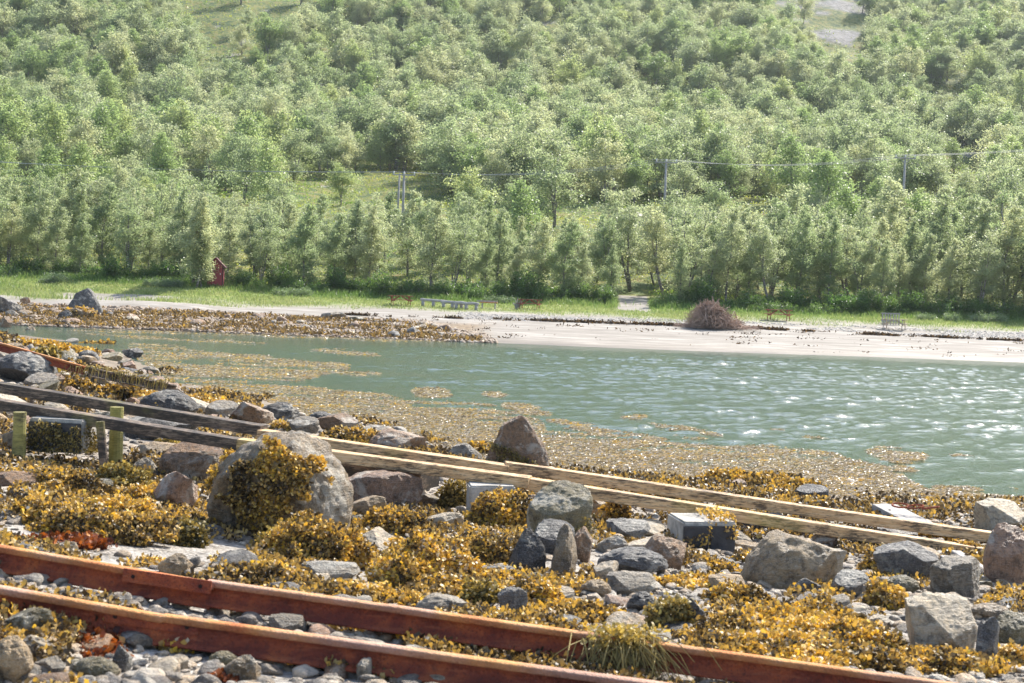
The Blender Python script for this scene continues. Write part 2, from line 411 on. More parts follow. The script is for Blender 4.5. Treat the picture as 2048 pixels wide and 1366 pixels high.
Yr = np.concatenate([np.linspace(-14, 3.9, 70), np.exp(np.linspace(math.log(4), math.log(1500), 900))])
ur = np.linspace(-1, 1, 620); ur = np.sign(ur) * (np.abs(ur) * .75 + .25 * np.abs(ur) ** 3)
hw = 16 + np.maximum(Yr, 0) * .95
GX = ur[None] * hw[:, None]; GY = np.repeat(Yr[:, None], len(ur), 1)
GZ = height(GX, GY)
V = np.column_stack([GX.ravel(), GY.ravel(), GZ.ravel()])
nr, nc = GX.shape
idx = np.arange(nr * nc).reshape(nr, nc)
F = np.column_stack([idx[:-1, :-1].ravel(), idx[:-1, 1:].ravel(), idx[1:, 1:].ravel(), idx[1:, :-1].ravel()])
px, py = proj(V)
x, y, z = V[:, 0], V[:, 1], V[:, 2]
p2 = np.column_stack([x, y])
nz = fbm(p2 / 4, 3, 7); nzb = fbm(p2 / 1.5, 3, 8)
far = y > 80
left = sstep(-4, -22, x)
a_grass = np.where(far, sstep(1.3, 1.95, z + .5 * nz + .1 * left), 0)
patch = (np.hypot((x + 30) / 4.6, (y - 107) / 2.2) + .25 * nz) < 1.0
path = (np.abs(x - (9.2 + (y - 108) * .075)) < 1.3 + .5 * nz) & (y > 111.5) & (y < 128)
a_grass = np.where(patch | path, 0, a_grass)
a_wood = sstep(116, 121, y + 2 * nz) * (1 - path.astype(float))
a_rockz = np.zeros(len(x)); m_ = inpoly(px, py, [(1500, -60), (1745, -60), (1735, 50), (1700, 92), (1620, 72), (1560, 20)]) & (y > 250); a_rockz[m_] = .9 * sstep(-.06, .06, fbm(p2[m_] / np.array([16, 9]), 4, 12) + .04)
m_ = inpoly(px, py, [(0, 20), (60, 20), (60, 75), (0, 70)]) & (y > 250); a_rockz[m_] = 1
m_ = (y > 160); a_rockz[m_] = np.maximum(a_rockz[m_], sstep(.42, .5, fbm(p2[m_] / 7, 3, 14)) * .8)
a_wet = sstep(.30, .0, z + .06 * nz)
a_weedy = np.where(far, sstep(.95, .7, z + .2 * nz) * sstep(-1, -3, x + 1.2 * nz), sstep(3, 26, y) * .7)
g = NG('shore_ground'); P_ = g.pos()
sand_n = g.noise(g.mapv(P_, (.35, 1.2, 1)), .9, 5, .6)
fine = g.noise(P_, 30, 4, .7)
cell = g.voro(P_, 26, 'F1', 'Color'); celld = g.voro(P_, 26, 'F1', 'Distance')
sand = g.ramp(sand_n, [(.3, (.2, .175, .145)), (.55, (.29, .26, .222)), (.72, (.43, .4, .35))])
sp_ = g.n('ShaderNodeSeparateColor'); g.l(cell, sp_.inputs[0])
grav = g.ramp(sp_.outputs[0], [(0, (.1, .095, .085)), (.25, (.22, .2, .17)), (.5, (.34, .31, .265)), (.78, (.44, .4, .35)), (1, (.58, .56, .52))])
grav = g.mix(g.ramp(celld, [(.35, 0), (.7, .8)]), grav, (.08, .07, .06))
gsel = g.ramp(g.noise(P_, 1.1, 4, .6), [(.42, 0), (.56, 1)])
finec = g.ramp(fine, [(.3, (.22, .2, .175)), (.5, (.38, .35, .31)), (.7, (.55, .53, .49))])
yv = g.n('ShaderNodeSeparateXYZ'); g.l(P_, yv.inputs[0])
nearf = g.math('SUBTRACT', 1, g.math('MULTIPLY', g.math('SUBTRACT', yv.outputs[1], 40), .05, clamp=True), clamp=True)
base = g.mix(nearf, sand, g.mix(gsel, finec, grav))
wet = g.mix(1, base, (.55, .48, .4), 'MULTIPLY')
base = g.mix(g.attr('wet'), base, wet)
base = g.mix(g.math('MULTIPLY', g.attr('weedy'), .75), base, g.ramp(g.noise(P_, 3, 5), [(.35, (.05, .035, .02)), (.5, (.2, .12, .04)), (.65, (.3, .24, .17))]))
gr = g.ramp(g.noise(P_, .8, 5, .65), [(.3, (.11, .17, .03)), (.5, (.2, .24, .05)), (.7, (.32, .3, .11))])
base = g.mix(g.attr('grass'), base, gr)
hill = g.ramp(g.noise(g.mapv(P_, (1, .7, 1)), .45, 8, .75, .5), [(.32, (.03, .06, .02)), (.45, (.08, .12, .03)), (.56, (.2, .2, .05)), (.68, (.2, .13, .06))])
base = g.mix(g.attr('wood'), base, hill)
rk = g.ramp(g.noise(g.mapv(P_, (1, 1, 2)), .5, 7, .7, .5), [(.3, (.1, .1, .09)), (.5, (.25, .23, .225)), (.7, (.38, .35, .34))])
base = g.mix(g.attr('bare'), base, rk)
h = g.math('ADD', g.math('MULTIPLY', g.math('SUBTRACT', .6, celld), g.math('MULTIPLY', nearf, 1.2)), fine)
bn = g.bump(h, .8, .02)
hb = g.bump(g.noise(P_, .9, 6, .7), .9, .5)
mixn = g.n('ShaderNodeMix', data_type='VECTOR'); g.l(g.attr('wood'), mixn.inputs[0]); g.l(bn, mixn.inputs[4]); g.l(hb, mixn.inputs[5])
rough = g.math('SUBTRACT', .92, g.math('MULTIPLY', g.attr('wet'), .5))
M_GROUND = g.done(g.pbr(base, rough, mixn.outputs[1], spec=.35))
gm = mesh('ground', V, F, M_GROUND, True, {'grass': ('POINT', a_grass), 'wood': ('POINT', a_wood), 'bare': ('POINT', a_rockz), 'wet': ('POINT', a_wet), 'weedy': ('POINT', a_weedy)})
tag(link('ground', gm), kind='structure')

# ------------------------------------------------------------------ water
g = NG('sea_water'); P_ = g.pos()
w2 = g.noise(g.mapv(P_, (1.5, 1.2, 1)), 7.0, 3, .55, .2)
b = g.bump(w2, 1.0, .026)
gl = g.n('ShaderNodeBsdfGlossy'); gl.inputs['Roughness'].default_value = .1; gl.inputs[0].default_value = (1, 1, 1, 1); g.l(b, gl.inputs['Normal'])
tr = g.n('ShaderNodeBsdfTransparent'); tr.inputs[0].default_value = (.42, .62, .44, 1)
df = g.n('ShaderNodeBsdfDiffuse'); df.inputs[0].default_value = (.06, .12, .082, 1)
mb = g.n('ShaderNodeMixShader'); mb.inputs[0].default_value = .42; g.l(tr.outputs[0], mb.inputs[1]); g.l(df.outputs[0], mb.inputs[2])
fr = g.n('ShaderNodeFresnel'); fr.inputs[0].default_value = 1.33; g.l(b, fr.inputs['Normal'])
ms = g.n('ShaderNodeMixShader'); g.l(g.math('MINIMUM', fr.outputs[0], .8), ms.inputs[0]); g.l(mb.outputs[0], ms.inputs[1]); g.l(gl.outputs[0], ms.inputs[2])
M_WATER = g.done(ms.outputs[0])
rwv = np.random.RandomState(3)
Yw = np.concatenate([np.arange(14, 24, .11), np.arange(24, 60, .075), np.arange(60, 84.01, .11), [88, 94]])
uw = np.linspace(-.5, .5, 900); uw = uw * (1 + 1.2 * np.abs(uw))
WX = uw[None] * (Yw[:, None] * 1.0 + 4); WY = np.repeat(Yw[:, None], len(uw), 1)
x, y = WX.ravel(), WY.ravel()
ratio = x / (y + 5)
gust = fbm(np.column_stack([x / 9, y / 3.4]), 3, 31); gust2 = fbm(np.column_stack([x / 3, y / 1.4]), 2, 33)
amp = (.10 + .90 * sstep(-.16, .13, ratio + .10 * gust)) * sstep(81.5, 70, y + 2.5 * gust) * (.35 + .65 * sstep(20, 36, y - 3 * gust2)) * (.75 + .45 * gust2 + .25 * gust)
zz = np.zeros(len(x))
for i in range(46):
    lam = rwv.uniform(.26, .75) if i < 34 else rwv.uniform(.9, 2.4)
    th = math.radians(-62) + rwv.normal(0, .52); kk = 2 * math.pi / lam
    ph = kk * (x * math.cos(th) + y * math.sin(th)) + rwv.uniform(0, 6.28)
    zz += (.0056 if i < 34 else .0026) * lam ** .9 * np.sin(ph)
zz = zz + .9 * np.abs(zz) - .004
zz *= np.clip(amp, 0, 1.3)
shl = height(x, y); zz = np.where(shl > -.05, zz * .2, zz)
nr, nc = WX.shape; idx = np.arange(nr * nc).reshape(nr, nc)
F = np.column_stack([idx[:-1, :-1].ravel(), idx[:-1, 1:].ravel(), idx[1:, 1:].ravel(), idx[1:, :-1].ravel()])
tag(link('water', mesh('water', np.column_stack([x, y, zz]), F, M_WATER, True)), kind='structure')
# ------------------------------------------------------------------ trees
def leaf_quads(C, size, rng, droop=0.0, asp=.55):
    n = len(C)
    d = rng.normal(size=(n, 3)); d[:, 2] -= droop; d /= np.linalg.norm(d, axis=1)[:, None]
    e = rng.normal(size=(n, 3)); e -= (e * d).sum(1)[:, None] * d; e /= np.linalg.norm(e, axis=1)[:, None]
    s = (size * rng.uniform(.6, 1.35, n))[:, None]
    V = np.stack([C - d * s * .5, C + e * s * asp * .5, C + d * s * .5, C - e * s * asp * .5], 1).reshape(-1, 3)
    F = np.arange(4 * n).reshape(n, 4)
    return V, F
def tree_shape(seed, H, W, base, nbr, nleaf, lsize, stems=1, lean=.0, sig=.2, low=0):
    rng = np.random.RandomState(seed); mb = MB(); cen = []; wts = []
    for st in range(stems):
        a0 = rng.uniform(0, 6.28); sp_ = 0 if stems == 1 else rng.uniform(.05, .16) * H * .5
        n = 9; t = np.linspace(0, 1, n); Hs = H * (1 if st == 0 else rng.uniform(.75, .98))
        wob = np.cumsum(rng.normal(0, .012 * H, (n, 2)), 0); wob -= wob[0]
        P = np.column_stack([np.cos(a0) * sp_ * t * 2 + wob[:, 0] + lean * H * t ** 1.5, np.sin(a0) * sp_ * t * 2 + wob[:, 1], Hs * t - .25 * (t == 0)])
        r0 = .011 * Hs + .02
        mb.tube(P, r0 * (1 - t * .93), 6)
        nb = int(nbr / stems)
        for k in range(nb):
            h = base + (1 - base) * ((k + rng.uniform(0, 1)) / nb) ** .9; h = min(h, .97)
            o = np.array([np.interp(h, t, P[:, i]) for i in range(3)])
            az = k * 2.4 + rng.uniform(-.5, .5)
            u = (h - base) / (1 - base)
            prof = (.55 + .9 * u) if u < .3 else .82 * ((1 - u) / .7) ** .75 + .1
            L = W * prof * rng.uniform(.6, 1.2)
            el = math.radians(rng.uniform(25, 60) + 12 * u)
            m_ = 5; s = np.linspace(0, 1, m_)
            dz = np.sin(el) * L * s - .22 * L * s ** 2.4
            B = np.column_stack([o[0] + np.cos(az) * np.cos(el) * L * s, o[1] + np.sin(az) * np.cos(el) * L * s, o[2] + dz])
            B[1:] += rng.normal(0, .03 * L, (m_ - 1, 3))
            mb.tube(B, r0 * (1 - h * .8) * .42 * (1 - s * .85), 4, False)
            for q in np.linspace(.35, 1, 5): cen.append([np.interp(q, s, B[:, i]) for i in range(3)]); wts.append(L)
            for j in range(5):
                q = rng.uniform(.35, 1); a = np.array([np.interp(q, s, B[:, i]) for i in range(3)])
                d = rng.normal(size=3); d[2] = d[2] * .5 - .1; d /= np.linalg.norm(d); d = d + .6 * np.array([math.cos(az), math.sin(az), .1])
                e = a + d * L * rng.uniform(.2, .42)
                mb.tube([a, (a + e) / 2 + [0, 0, .03 * L], e], [.014, .01, .004], 3, False)
                cen += [(a * .4 + e * .6), e]; wts += [L, L]
    cen = np.array(cen); wts = np.array(wts) ** 1.3
    if low:
        a = rng.uniform(0, 6.28, low); r = rng.uniform(.1, 1, low) * W * .8
        cen = np.vstack([cen, np.column_stack([np.cos(a) * r, np.sin(a) * r, rng.uniform(.1, .28, low) * H])]); wts = np.append(wts, np.full(low, wts.mean() * 1.5))
    k = rng.choice(len(cen), nleaf, p=wts / wts.sum())
    tone = rng.uniform(0, 1, len(cen))
    C = cen[k] + rng.normal(0, 1, (nleaf, 3)) * (sig * (.45 + .75 * wts[k] / wts.max()))[:, None]; C[:, 2] = np.maximum(C[:, 2], .15)
    V, F = leaf_quads(C, lsize, rng, .35)
    lv = np.clip(tone[k] * .78 + rng.uniform(0, .22, nleaf), 0, 1)
    return mb, V, F, lv
def make_tree(name, seed, leafmat=M_BIRCH, **kw):
    mb, V, F, lv = tree_shape(seed, **kw)
    root = empty(name)
    mb.build('trunk', M_BARK, root, True)
    link('crown', mesh('crown', V, F, leafmat, False, {'lv': ('FACE', lv)}), root)
    return root
def dup(o, parent=None, n=None):
    c = o.copy(); COL.objects.link(c); c.parent = parent
    for ch in list(o.children): dup(ch, c)
    return c
def place(o, loc, rz, s, label, cat, group):
    o.location = loc; o.rotation_euler = (0, 0, rz)
    o.scale = s if isinstance(s, (tuple, list)) else (s, s, s)
    tag(o, label, cat, group)

FRONT = [make_tree('birch_tree', 10 + i, H=10, W=w_, base=b_, nbr=34, nleaf=n_, lsize=.17, stems=st, lean=ln, sig=.24, low=lo)
         for i, (w_, b_, n_, st, ln, lo) in enumerate([(2.5, .08, 11000, 1, .03, 14), (2.2, .16, 9500, 1, .06, 8), (2.6, .12, 10500, 2, .02, 12), (2.1, .05, 10500, 1, .05, 18),
                                                      (2.9, .2, 9600, 2, .03, 6), (1.9, .07, 9000, 1, .0, 12), (2.4, .24, 8400, 3, .04, 6)])]
HILL = [make_tree('birch_tree', 40 + i, M_ALDER if i in (2, 5) else M_BIRCH, H=7, W=w_, base=.08, nbr=26, nleaf=n_, lsize=.19, stems=st, lean=.03, sig=.3, low=6)
        for i, (w_, n_, st) in enumerate([(2.9, 6600, 2), (3.3, 7200, 3), (2.3, 5400, 1), (2.8, 6400, 3), (2.5, 5800, 2), (3.1, 6800, 2)])]
_used = set()
R = np.random.RandomState(5)
LAND = [(-60, 'at the far left'), (150, 'behind the far shore boulder'), (330, 'left of the red outhouse'), (430, 'beside the red outhouse'), (560, 'right of the red outhouse'),
        (700, 'left of the first picnic table'), (797, 'behind the first picnic table'), (900, 'behind the log benches'), (1053, 'behind the dark red picnic table'),
        (1150, 'left of the gravel path'), (1245, 'at the mouth of the gravel path'), (1320, 'right of the gravel path'), (1430, 'behind the brushwood heap'), (1553, 'behind the third picnic table'),
        (1660, 'right of the third picnic table'), (1785, 'behind the pale picnic table'), (1900, 'right of the pale picnic table'), (2020, 'at the far right')]
_cnt = {}
def side(px, D, H):
    q = min(LAND, key=lambda a: abs(a[0] - px))[1]
    row = 'front-row' if D < 124 else 'second-row' if D < 131 else 'third-row' if D < 140 else 'rearmost'
    hs = 'low' if H < 6 else 'medium-high' if H < 8 else 'tall' if H < 9.6 else 'very tall'
    b = '%s %s birch %s' % (hs, row, q)
    _cnt[b] = _cnt.get(b, 0) + 1
    return b, _cnt[b]
TOPX = [-300, 0, 50, 200, 330, 430, 520, 620, 700, 790, 880, 960, 1050, 1170, 1290, 1410, 1500, 1600, 1700, 1800, 1880, 2000, 2350]
TOPY = [350, 330, 330, 350, 360, 380, 400, 395, 385, 392, 372, 395, 425, 425, 410, 395, 412, 398, 398, 405, 372, 352, 350]
items = []
X = -58.0
for D0, step, jit in [(120.5, 2.15, 1.6), (126, 2.4, 2), (132.5, 2.7, 2.4), (140, 3.8, 3)]:
    X = -D0 * .46
    while X < D0 * .46:
        X += step * R.uniform(.7, 1.3); D = D0 + R.uniform(-jit, jit)
        P = np.array([X, D, float(height(np.array([X]), np.array([D]))[0])])
        bx, by = [q[0] for q in proj(P)]
        if abs(X - (9.2 + (D - 108) * .075)) < (1.9 if D < 127 else 0.0): continue
        if 560 < bx < 960 and R.rand() < (.1 if D < 124 else .22): continue
        if 200 < bx < 300 and D < 122 and R.rand() < .4: continue
        env = np.interp(bx, TOPX, TOPY)
        s = F_PX / D; H = (by - env) / s
        if 1150 < bx < 1310 and D < 124: H *= .72
        if D < 124: H *= R.uniform(.55, .95)
        elif D < 131: H *= R.uniform(.72, 1.0)
        else: H *= R.uniform(.85, 1.05)
        items.append((P, H, bx, D))
# the leaning birch at the right edge and the bare-stemmed pair by the benches
protos_used = set(); LASTO = [None]
def inst(protos, i, P, rz, s, lab, cat, grp):
    k = (id(protos), i)
    o = protos[i] if k not in protos_used else dup(protos[i])
    protos_used.add(k)
    place(o, P, rz, s, lab, cat, grp); LASTO[0] = o; return o
def P3(X, D, dz=0): return (X, D, float(height(np.array([X]), np.array([D]))[0]) + dz)
for px_, D_, H_0 in [(389, 113.6, 7.2), (400, 113.9, 4.6), (380, 115, 7.5)]:
    X_ = (px_ - 1024) / F_PX * D_; items.append((np.array(P3(X_, D_)), H_0, px_, D_))
seq = []
for P, H, bx, D in items:
    k = int(R.randint(len(FRONT))) if D > 118 else 3
    if H < 6.2: k = [3, 5, 0][R.randint(3)]
    s = H / 10
    lab, n = side(bx, D, H)
    seq.append([k, P, R.uniform(0, 6.28) * 0 + R.uniform(-.8, .8), (s * R.uniform(1.0, 1.35), s * R.uniform(1.0, 1.35), s), lab, n])
ORD = ['first', 'second', 'third', 'fourth', 'fifth', 'sixth', 'seventh', 'eighth', 'ninth', 'tenth', 'eleventh', 'twelfth', 'thirteenth', 'fourteenth', 'fifteenth']
from collections import defaultdict
cl = defaultdict(list)
for q in seq: cl[q[4]].append(q)
for lab, qs in cl.items():
    qs.sort(key=lambda q: q[1][0])
    for n, q in enumerate(qs):
        q[4] = lab if len(qs) == 1 else ('%s, %s from the left' % (lab, ORD[min(n, 14)]))
for k, P, rz, s, lab, n in seq:
    inst(FRONT, k, tuple(P), rz, s, lab, 'birch tree', 'birches standing along the back of the beach')
NFRONT = len(seq)

# hillside: individuals below and around the power line, the far wood above as one mass
pts = []
Y = 150.0
while Y < 620:
    stepx = 3.5 + Y * .0045; stepy = 3.6 + Y * .0095
    xs = np.arange(-Y * .47, Y * .47, stepx); xs = xs + R.uniform(-.45, .45, len(xs)) * stepx
    ys = Y + R.uniform(-.5, .5, len(xs)) * stepy
    pts.append(np.column_stack([xs, ys])); Y += stepy
pts = np.vstack(pts); hz = height(pts[:, 0], pts[:, 1])
bx, by = proj(np.column_stack([pts, hz]))
keep = (R.rand(len(pts)) < .93) & (by > -90)
for i, poly in enumerate(CLEAR):
    ins = inpoly(bx, by, poly) | inpoly(bx, by - 34, poly)
    th = [.04, .16, .1, .1, .3, .25, .05, .12, .2][i]
    keep &= ~(ins & (R.rand(len(pts)) > th))
low = (pts[:, 1] < 200); keep &= ~(low & (R.rand(len(pts)) < .62))
keep &= ~((pts[:, 1] > 158) & (pts[:, 1] < 196) & (by > 370) & (R.rand(len(pts)) < .5))
keep &= (fbm(pts / 22, 3, 21) > -.42)
pts, hz, bx, by = pts[keep], hz[keep], bx[keep], by[keep]
o_ = np.argsort(pts[:, 1]); pts, hz, bx, by = pts[o_], hz[o_], bx[o_], by[o_]
NI = max(0, 298 - NFRONT); inview = np.where((bx > -40) & (bx < 2090))[0][:NI]
ind = np.zeros(len(pts), bool); ind[inview] = True
sizes = (.78 + .68 * R.rand(len(pts)) ** 1.2) * np.interp(pts[:, 1], [150, 205, 300, 600], [.85, 1.1, 1.15, 1.1])
POLEX = [(797, 'by the left pole'), (1317, 'by the middle pole'), (1793, 'by the right pole'), (560, 'left of left pole'), (1050, 'left of middle pole'),
         (1560, 'left of right pole'), (250, 'above the outhouse'), (1980, 'at far right'), (50, 'at far left')]
kinds = R.randint(0, len(HILL), len(pts)); cl_n = fbm(pts / 18, 2, 77); kinds = np.where((cl_n > .3) & (R.rand(len(pts)) < .6), 5, np.where((cl_n < -.35) & (R.rand(len(pts)) < .6), 2, kinds))
lk = []
for i in np.where(ind)[0]:
    w_ = min(POLEX, key=lambda a: abs(a[0] - bx[i]))[1]
    s = sizes[i]; zs = 'below' if pts[i, 1] < 195 else 'level with'
    lab = '%s hillside birch %s the power line, %s' % ('small' if s < .85 else 'large' if s > 1.05 else 'medium', zs, w_)
    inst(HILL, int(kinds[i]), (pts[i, 0], pts[i, 1], hz[i]), R.uniform(0, 6.28), (s * R.uniform(1.05, 1.4), s * R.uniform(1.05, 1.4), s), '', 'birch tree', 'round-crowned hillside birches'); lk.append((lab, pts[i, 0], bpy.context.scene.collection.objects[-1] if False else LASTO[0]))

cl = defaultdict(list)
for lab, xx, o in lk: cl[lab].append((xx, o))
ORD2 = ['first', 'second', 'third', 'fourth', 'fifth', 'sixth', 'seventh', 'eighth', 'ninth', 'tenth', 'eleventh', 'twelfth', 'thirteenth', 'fourteenth', 'fifteenth', 'sixteenth', 'seventeenth', 'eighteenth', 'nineteenth', 'twentieth']
for lab, qs in cl.items():
    qs.sort(key=lambda a: a[0])
    for n, (xx, o) in enumerate(qs): o['label'] = lab if len(qs) == 1 else '%s, %s from left' % (lab, ORD2[min(n, 19)])
def gn_scatter(name, P, rz, sc, idx, sources, tilt=None):
    """one object: points with attributes, each carrying one of the source meshes"""
    me = bpy.data.meshes.new(name); me.vertices.add(len(P)); me.vertices.foreach_set('co', np.asarray(P, np.float32).ravel())
    a = me.attributes.new('rot', 'FLOAT_VECTOR', 'POINT')
    rot = np.zeros((len(P), 3), np.float32); rot[:, 2] = rz
    if tilt is not None: rot[:, :2] = tilt
    a.data.foreach_set('vector', rot.ravel())
    a = me.attributes.new('scl', 'FLOAT_VECTOR', 'POINT'); a.data.foreach_set('vector', np.asarray(sc, np.float32).ravel())
    a = me.attributes.new('pick', 'INT', 'POINT'); a.data.foreach_set('value', np.asarray(idx, np.int32))
    o = link(name, me)
    ng = bpy.data.node_groups.new(name, 'GeometryNodeTree')
    ng.interface.new_socket('Geometry', in_out='INPUT', socket_type='NodeSocketGeometry')
    ng.interface.new_socket('Geometry', in_out='OUTPUT', socket_type='NodeSocketGeometry')
    N = ng.nodes; L = ng.links
    gi = N.new('NodeGroupInput'); go = N.new('NodeGroupOutput')
    def na(nm, ty):
        q = N.new('GeometryNodeInputNamedAttribute'); q.data_type = ty; q.inputs[0].default_value = nm; return q.outputs[0]
    jo = N.new('GeometryNodeJoinGeometry')
    for srcs in sources:
        j = N.new('GeometryNodeJoinGeometry')
        for s in srcs:
            oi = N.new('GeometryNodeObjectInfo'); oi.inputs[0].default_value = s; oi.transform_space = 'ORIGINAL'
            gti = N.new('GeometryNodeGeometryToInstance'); L.new(oi.outputs['Geometry'], gti.inputs[0]); L.new(gti.outputs[0], j.inputs[0])
        ip = N.new('GeometryNodeInstanceOnPoints'); L.new(gi.outputs[0], ip.inputs['Points']); L.new(j.outputs[0], ip.inputs['Instance'])
        ip.inputs['Pick Instance'].default_value = True
        L.new(na('pick', 'INT'), ip.inputs['Instance Index'])
        e2r = N.new('FunctionNodeEulerToRotation'); L.new(na('rot', 'FLOAT_VECTOR'), e2r.inputs[0]); L.new(e2r.outputs[0], ip.inputs['Rotation'])
        L.new(na('scl', 'FLOAT_VECTOR'), ip.inputs['Scale'])
        L.new(ip.outputs[0], jo.inputs[0])
    L.new(jo.outputs[0], go.inputs[0])
    md = o.modifiers.new('scatter', 'NODES'); md.node_group = ng
    return o
def child(o, nm): return [c for c in o.children if c.name.split('.')[0] == nm][0]
rest = np.where(~ind)[0]; s = sizes[rest]
fo = gn_scatter('far_birch_wood', np.column_stack([pts[rest], hz[rest]]), R.uniform(0, 6.28, len(rest)),
                np.column_stack([s * R.uniform(1.05, 1.4, len(rest)), s * R.uniform(1.05, 1.4, len(rest)), s]), kinds[rest],
                [[child(t, 'crown') for t in HILL], [child(t, 'trunk') for t in HILL]])
tag(fo, 'dense pale green birch wood covering the steep hillside above the power line', 'wood', kind='stuff')

# shrubs along the foot of the wood
def make_shrub(seed, W, H, n, ls, matl):
    rng = np.random.RandomState(seed); mb = MB(); cen = []
    for k in range(14):
        a = rng.uniform(0, 6.28); r = W * rng.uniform(.2, 1) ** .6; e = np.array([math.cos(a) * r, math.sin(a) * r, H * rng.uniform(.45, 1) * (1 - .45 * (r / W) ** 2)])
        mb.tube([[0, 0, -.1], e * [.4, .4, .6], e], [.03, .02, .006], 4, False)
        cen += [e, e * .75, e * [.9, .9, .5], e * [.6, .6, .35]]
    cen = np.array(cen); k = rng.randint(0, len(cen), n)
    C = cen[k] + rng.normal(0, .2, (n, 3)); C[:, 2] = np.maximum(C[:, 2], .05)
    V, F = leaf_quads(C, ls, rng, 0); tone = rng.uniform(0, 1, len(cen))
    root = empty('shrub'); mb.build('stems', M_BARK, root)
    link('foliage', mesh('foliage', V, F, matl, False, {'lv': ('FACE', np.clip(tone[k] * .6 + rng.uniform(0, .4, n), 0, 1))}), root)
    return root
SHR = [make_shrub(70, 1.3, 1.9, 2600, .14, M_SHRUB), make_shrub(71, 1.6, 1.3, 2600, .14, M_SHRUB), make_shrub(72, 1.1, 2.6, 2800, .15, M_SHRUB), make_shrub(73, 1.5, .9, 2200, .13, M_PALE)]
sh = []
X = -54
while X < 56:
    X += R.uniform(.5, 1.5); D = 117.2 + R.uniform(-.6, 3)
    if abs(X - (9.2 + (D - 108) * .075)) < 2.1: continue
    if abs(X + 24.8) < 2.0 and D < 118.5: continue
    sh.append((X, D, R.choice([0, 1, 1, 2, 0, 2]), R.uniform(.6, 1.25)))
for px_, D in [(95, 112.5), (110, 113.5), (300, 113.5), (345, 114), (560, 114), (600, 114.5), (330, 113), (1900, 113.5), (1850, 113.2), (1960, 113.5), (1990, 114), (1010, 114.8), (985, 115), (1560, 115.2), (1520, 115.5), (1640, 115.5)]:
    sh.append(((px_ - 1024) / F_PX * D, D, 3 if px_ not in (1560, 1520, 1640) else 1, R.uniform(.5, .85)))
sl = []
for X, D, k, s in sh:
    P = P3(X, D); bx_ = proj(np.array(P))[0][0]
    q = min(LAND, key=lambda a: abs(a[0] - bx_))[1]
    sl.append([int(k), P, s, '%s shrub %s' % (('rounded dark', 'spreading dark', 'upright dark', 'pale grey-green')[int(k)], q)])
cl = defaultdict(list)
for q in sl: cl[q[3]].append(q)
for lab, qs in cl.items():
    qs.sort(key=lambda q: q[1][0])
    for n, (k, P, s, _) in enumerate(qs):
        inst(SHR, k, P, R.uniform(0, 6.28), s, lab if len(qs) == 1 else '%s, %s from the left' % (lab, ORD[min(n, 14)]), 'shrub', 'shrubs at the foot of the birches')

# grass and ground cover
def blades(P, h, rng, w=.03, lean=.35):
    n = len(P); a = rng.uniform(0, 6.28, n); b = rng.normal(0, lean, (n, 2)) * h[:, None]
    sd_ = np.column_stack([np.cos(a), np.sin(a), np.zeros(n)]) * w * .5
    T = P + np.column_stack([b, h])
    M = P + np.column_stack([b * .35, h * .6])
    V = np.stack([P - sd_, P + sd_, M + sd_ * .8, T, M - sd_ * .8], 1)
    V = V[:, [0, 1, 2, 4, 4, 2, 3, 3]].reshape(-1, 3)
    F = np.arange(n * 8).reshape(-1, 4)
    return V, F
def scatter_xy(n, x0, x1, y0, y1, rng): return rng.uniform(x0, x1, n), rng.uniform(y0, y1, n)
rg = np.random.RandomState(91)
x_, y_ = scatter_xy(330000, -58, 62, 97, 119, rg); z_ = height(x_, y_)
q2 = np.column_stack([x_, y_]); nn = fbm(q2 / 4, 3, 7); lf = sstep(-4, -22, x_)
den = sstep(1.3, 2.0, z_ + .5 * nn + .1 * lf) * (.35 + .65 * sstep(-.3, .35, fbm(q2 / 1.7, 3, 33)))
den *= np.where((np.hypot((x_ + 30) / 4.6, (y_ - 107) / 2.2) + .25 * nn) < 1.05, .02, 1) * np.where((np.abs(x_ - (9.2 + (y_ - 108) * .075)) < 1.3) & (y_ > 111.5), .04, 1)
k = rg.rand(len(x_)) < den * .72; x_, y_, z_, nn = x_[k], y_[k], z_[k], nn[k]
hh_ = rg.uniform(.07, .22, len(x_)) * (1 + 1.6 * sstep(-20, -30, x_) * sstep(112, 104, y_)) * (1 + 2.2 * sstep(112.5, 117, y_))
V, F = blades(np.column_stack([x_, y_, z_]), hh_, rg, .045)
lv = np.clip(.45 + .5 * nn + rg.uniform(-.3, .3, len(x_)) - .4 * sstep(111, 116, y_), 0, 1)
tag(link('beach_grass', mesh('beach_grass', V, F, M_GRASS, False, {'lv': ('FACE', np.repeat(lv, 2))})), 'strip of fresh green grass between the pale beach and the birches', 'grass', kind='stuff')
# leafy cover on the slope
n = 260000
y_ = np.exp(rg.uniform(math.log(118), math.log(420), n)); x_ = rg.uniform(-.46, .46, n) * y_
z_ = height(x_, y_)
k = (np.abs(x_ - (9.2 + (y_ - 108) * .075)) > 1.4) | (y_ > 135)
bx_, by_ = proj(np.column_stack([x_, y_, z_])); k &= ~(inpoly(bx_, by_, CLEAR[3]) & (rg.rand(n) > .3))
q2 = np.column_stack([x_, y_]); cn = fbm(q2 / 3.0, 3, 44); k &= rg.rand(n) < .35 + .65 * sstep(-.25, .3, cn)
x_, y_, z_, cn = x_[k], y_[k], z_[k], cn[k]; n = len(x_)
mound = sstep(-.2, .5, cn)
C = np.column_stack([x_, y_, z_ + rg.uniform(0, .3, n) * (1 + 1.4 * mound)])
V, F = leaf_quads(C, .0011 * y_ + .06, rg, -.6, .5)
lv = np.clip(.42 + .7 * fbm(np.column_stack([x_, y_]) / 9, 3, 45) + rg.uniform(-.22, .22, n), 0, 1)
tag(link('slope_undergrowth', mesh('slope_undergrowth', V, F, M_COVER, False, {'lv': ('FACE', lv)})), 'yellow green heath and bilberry cover between the hillside birches', 'undergrowth', kind='stuff')
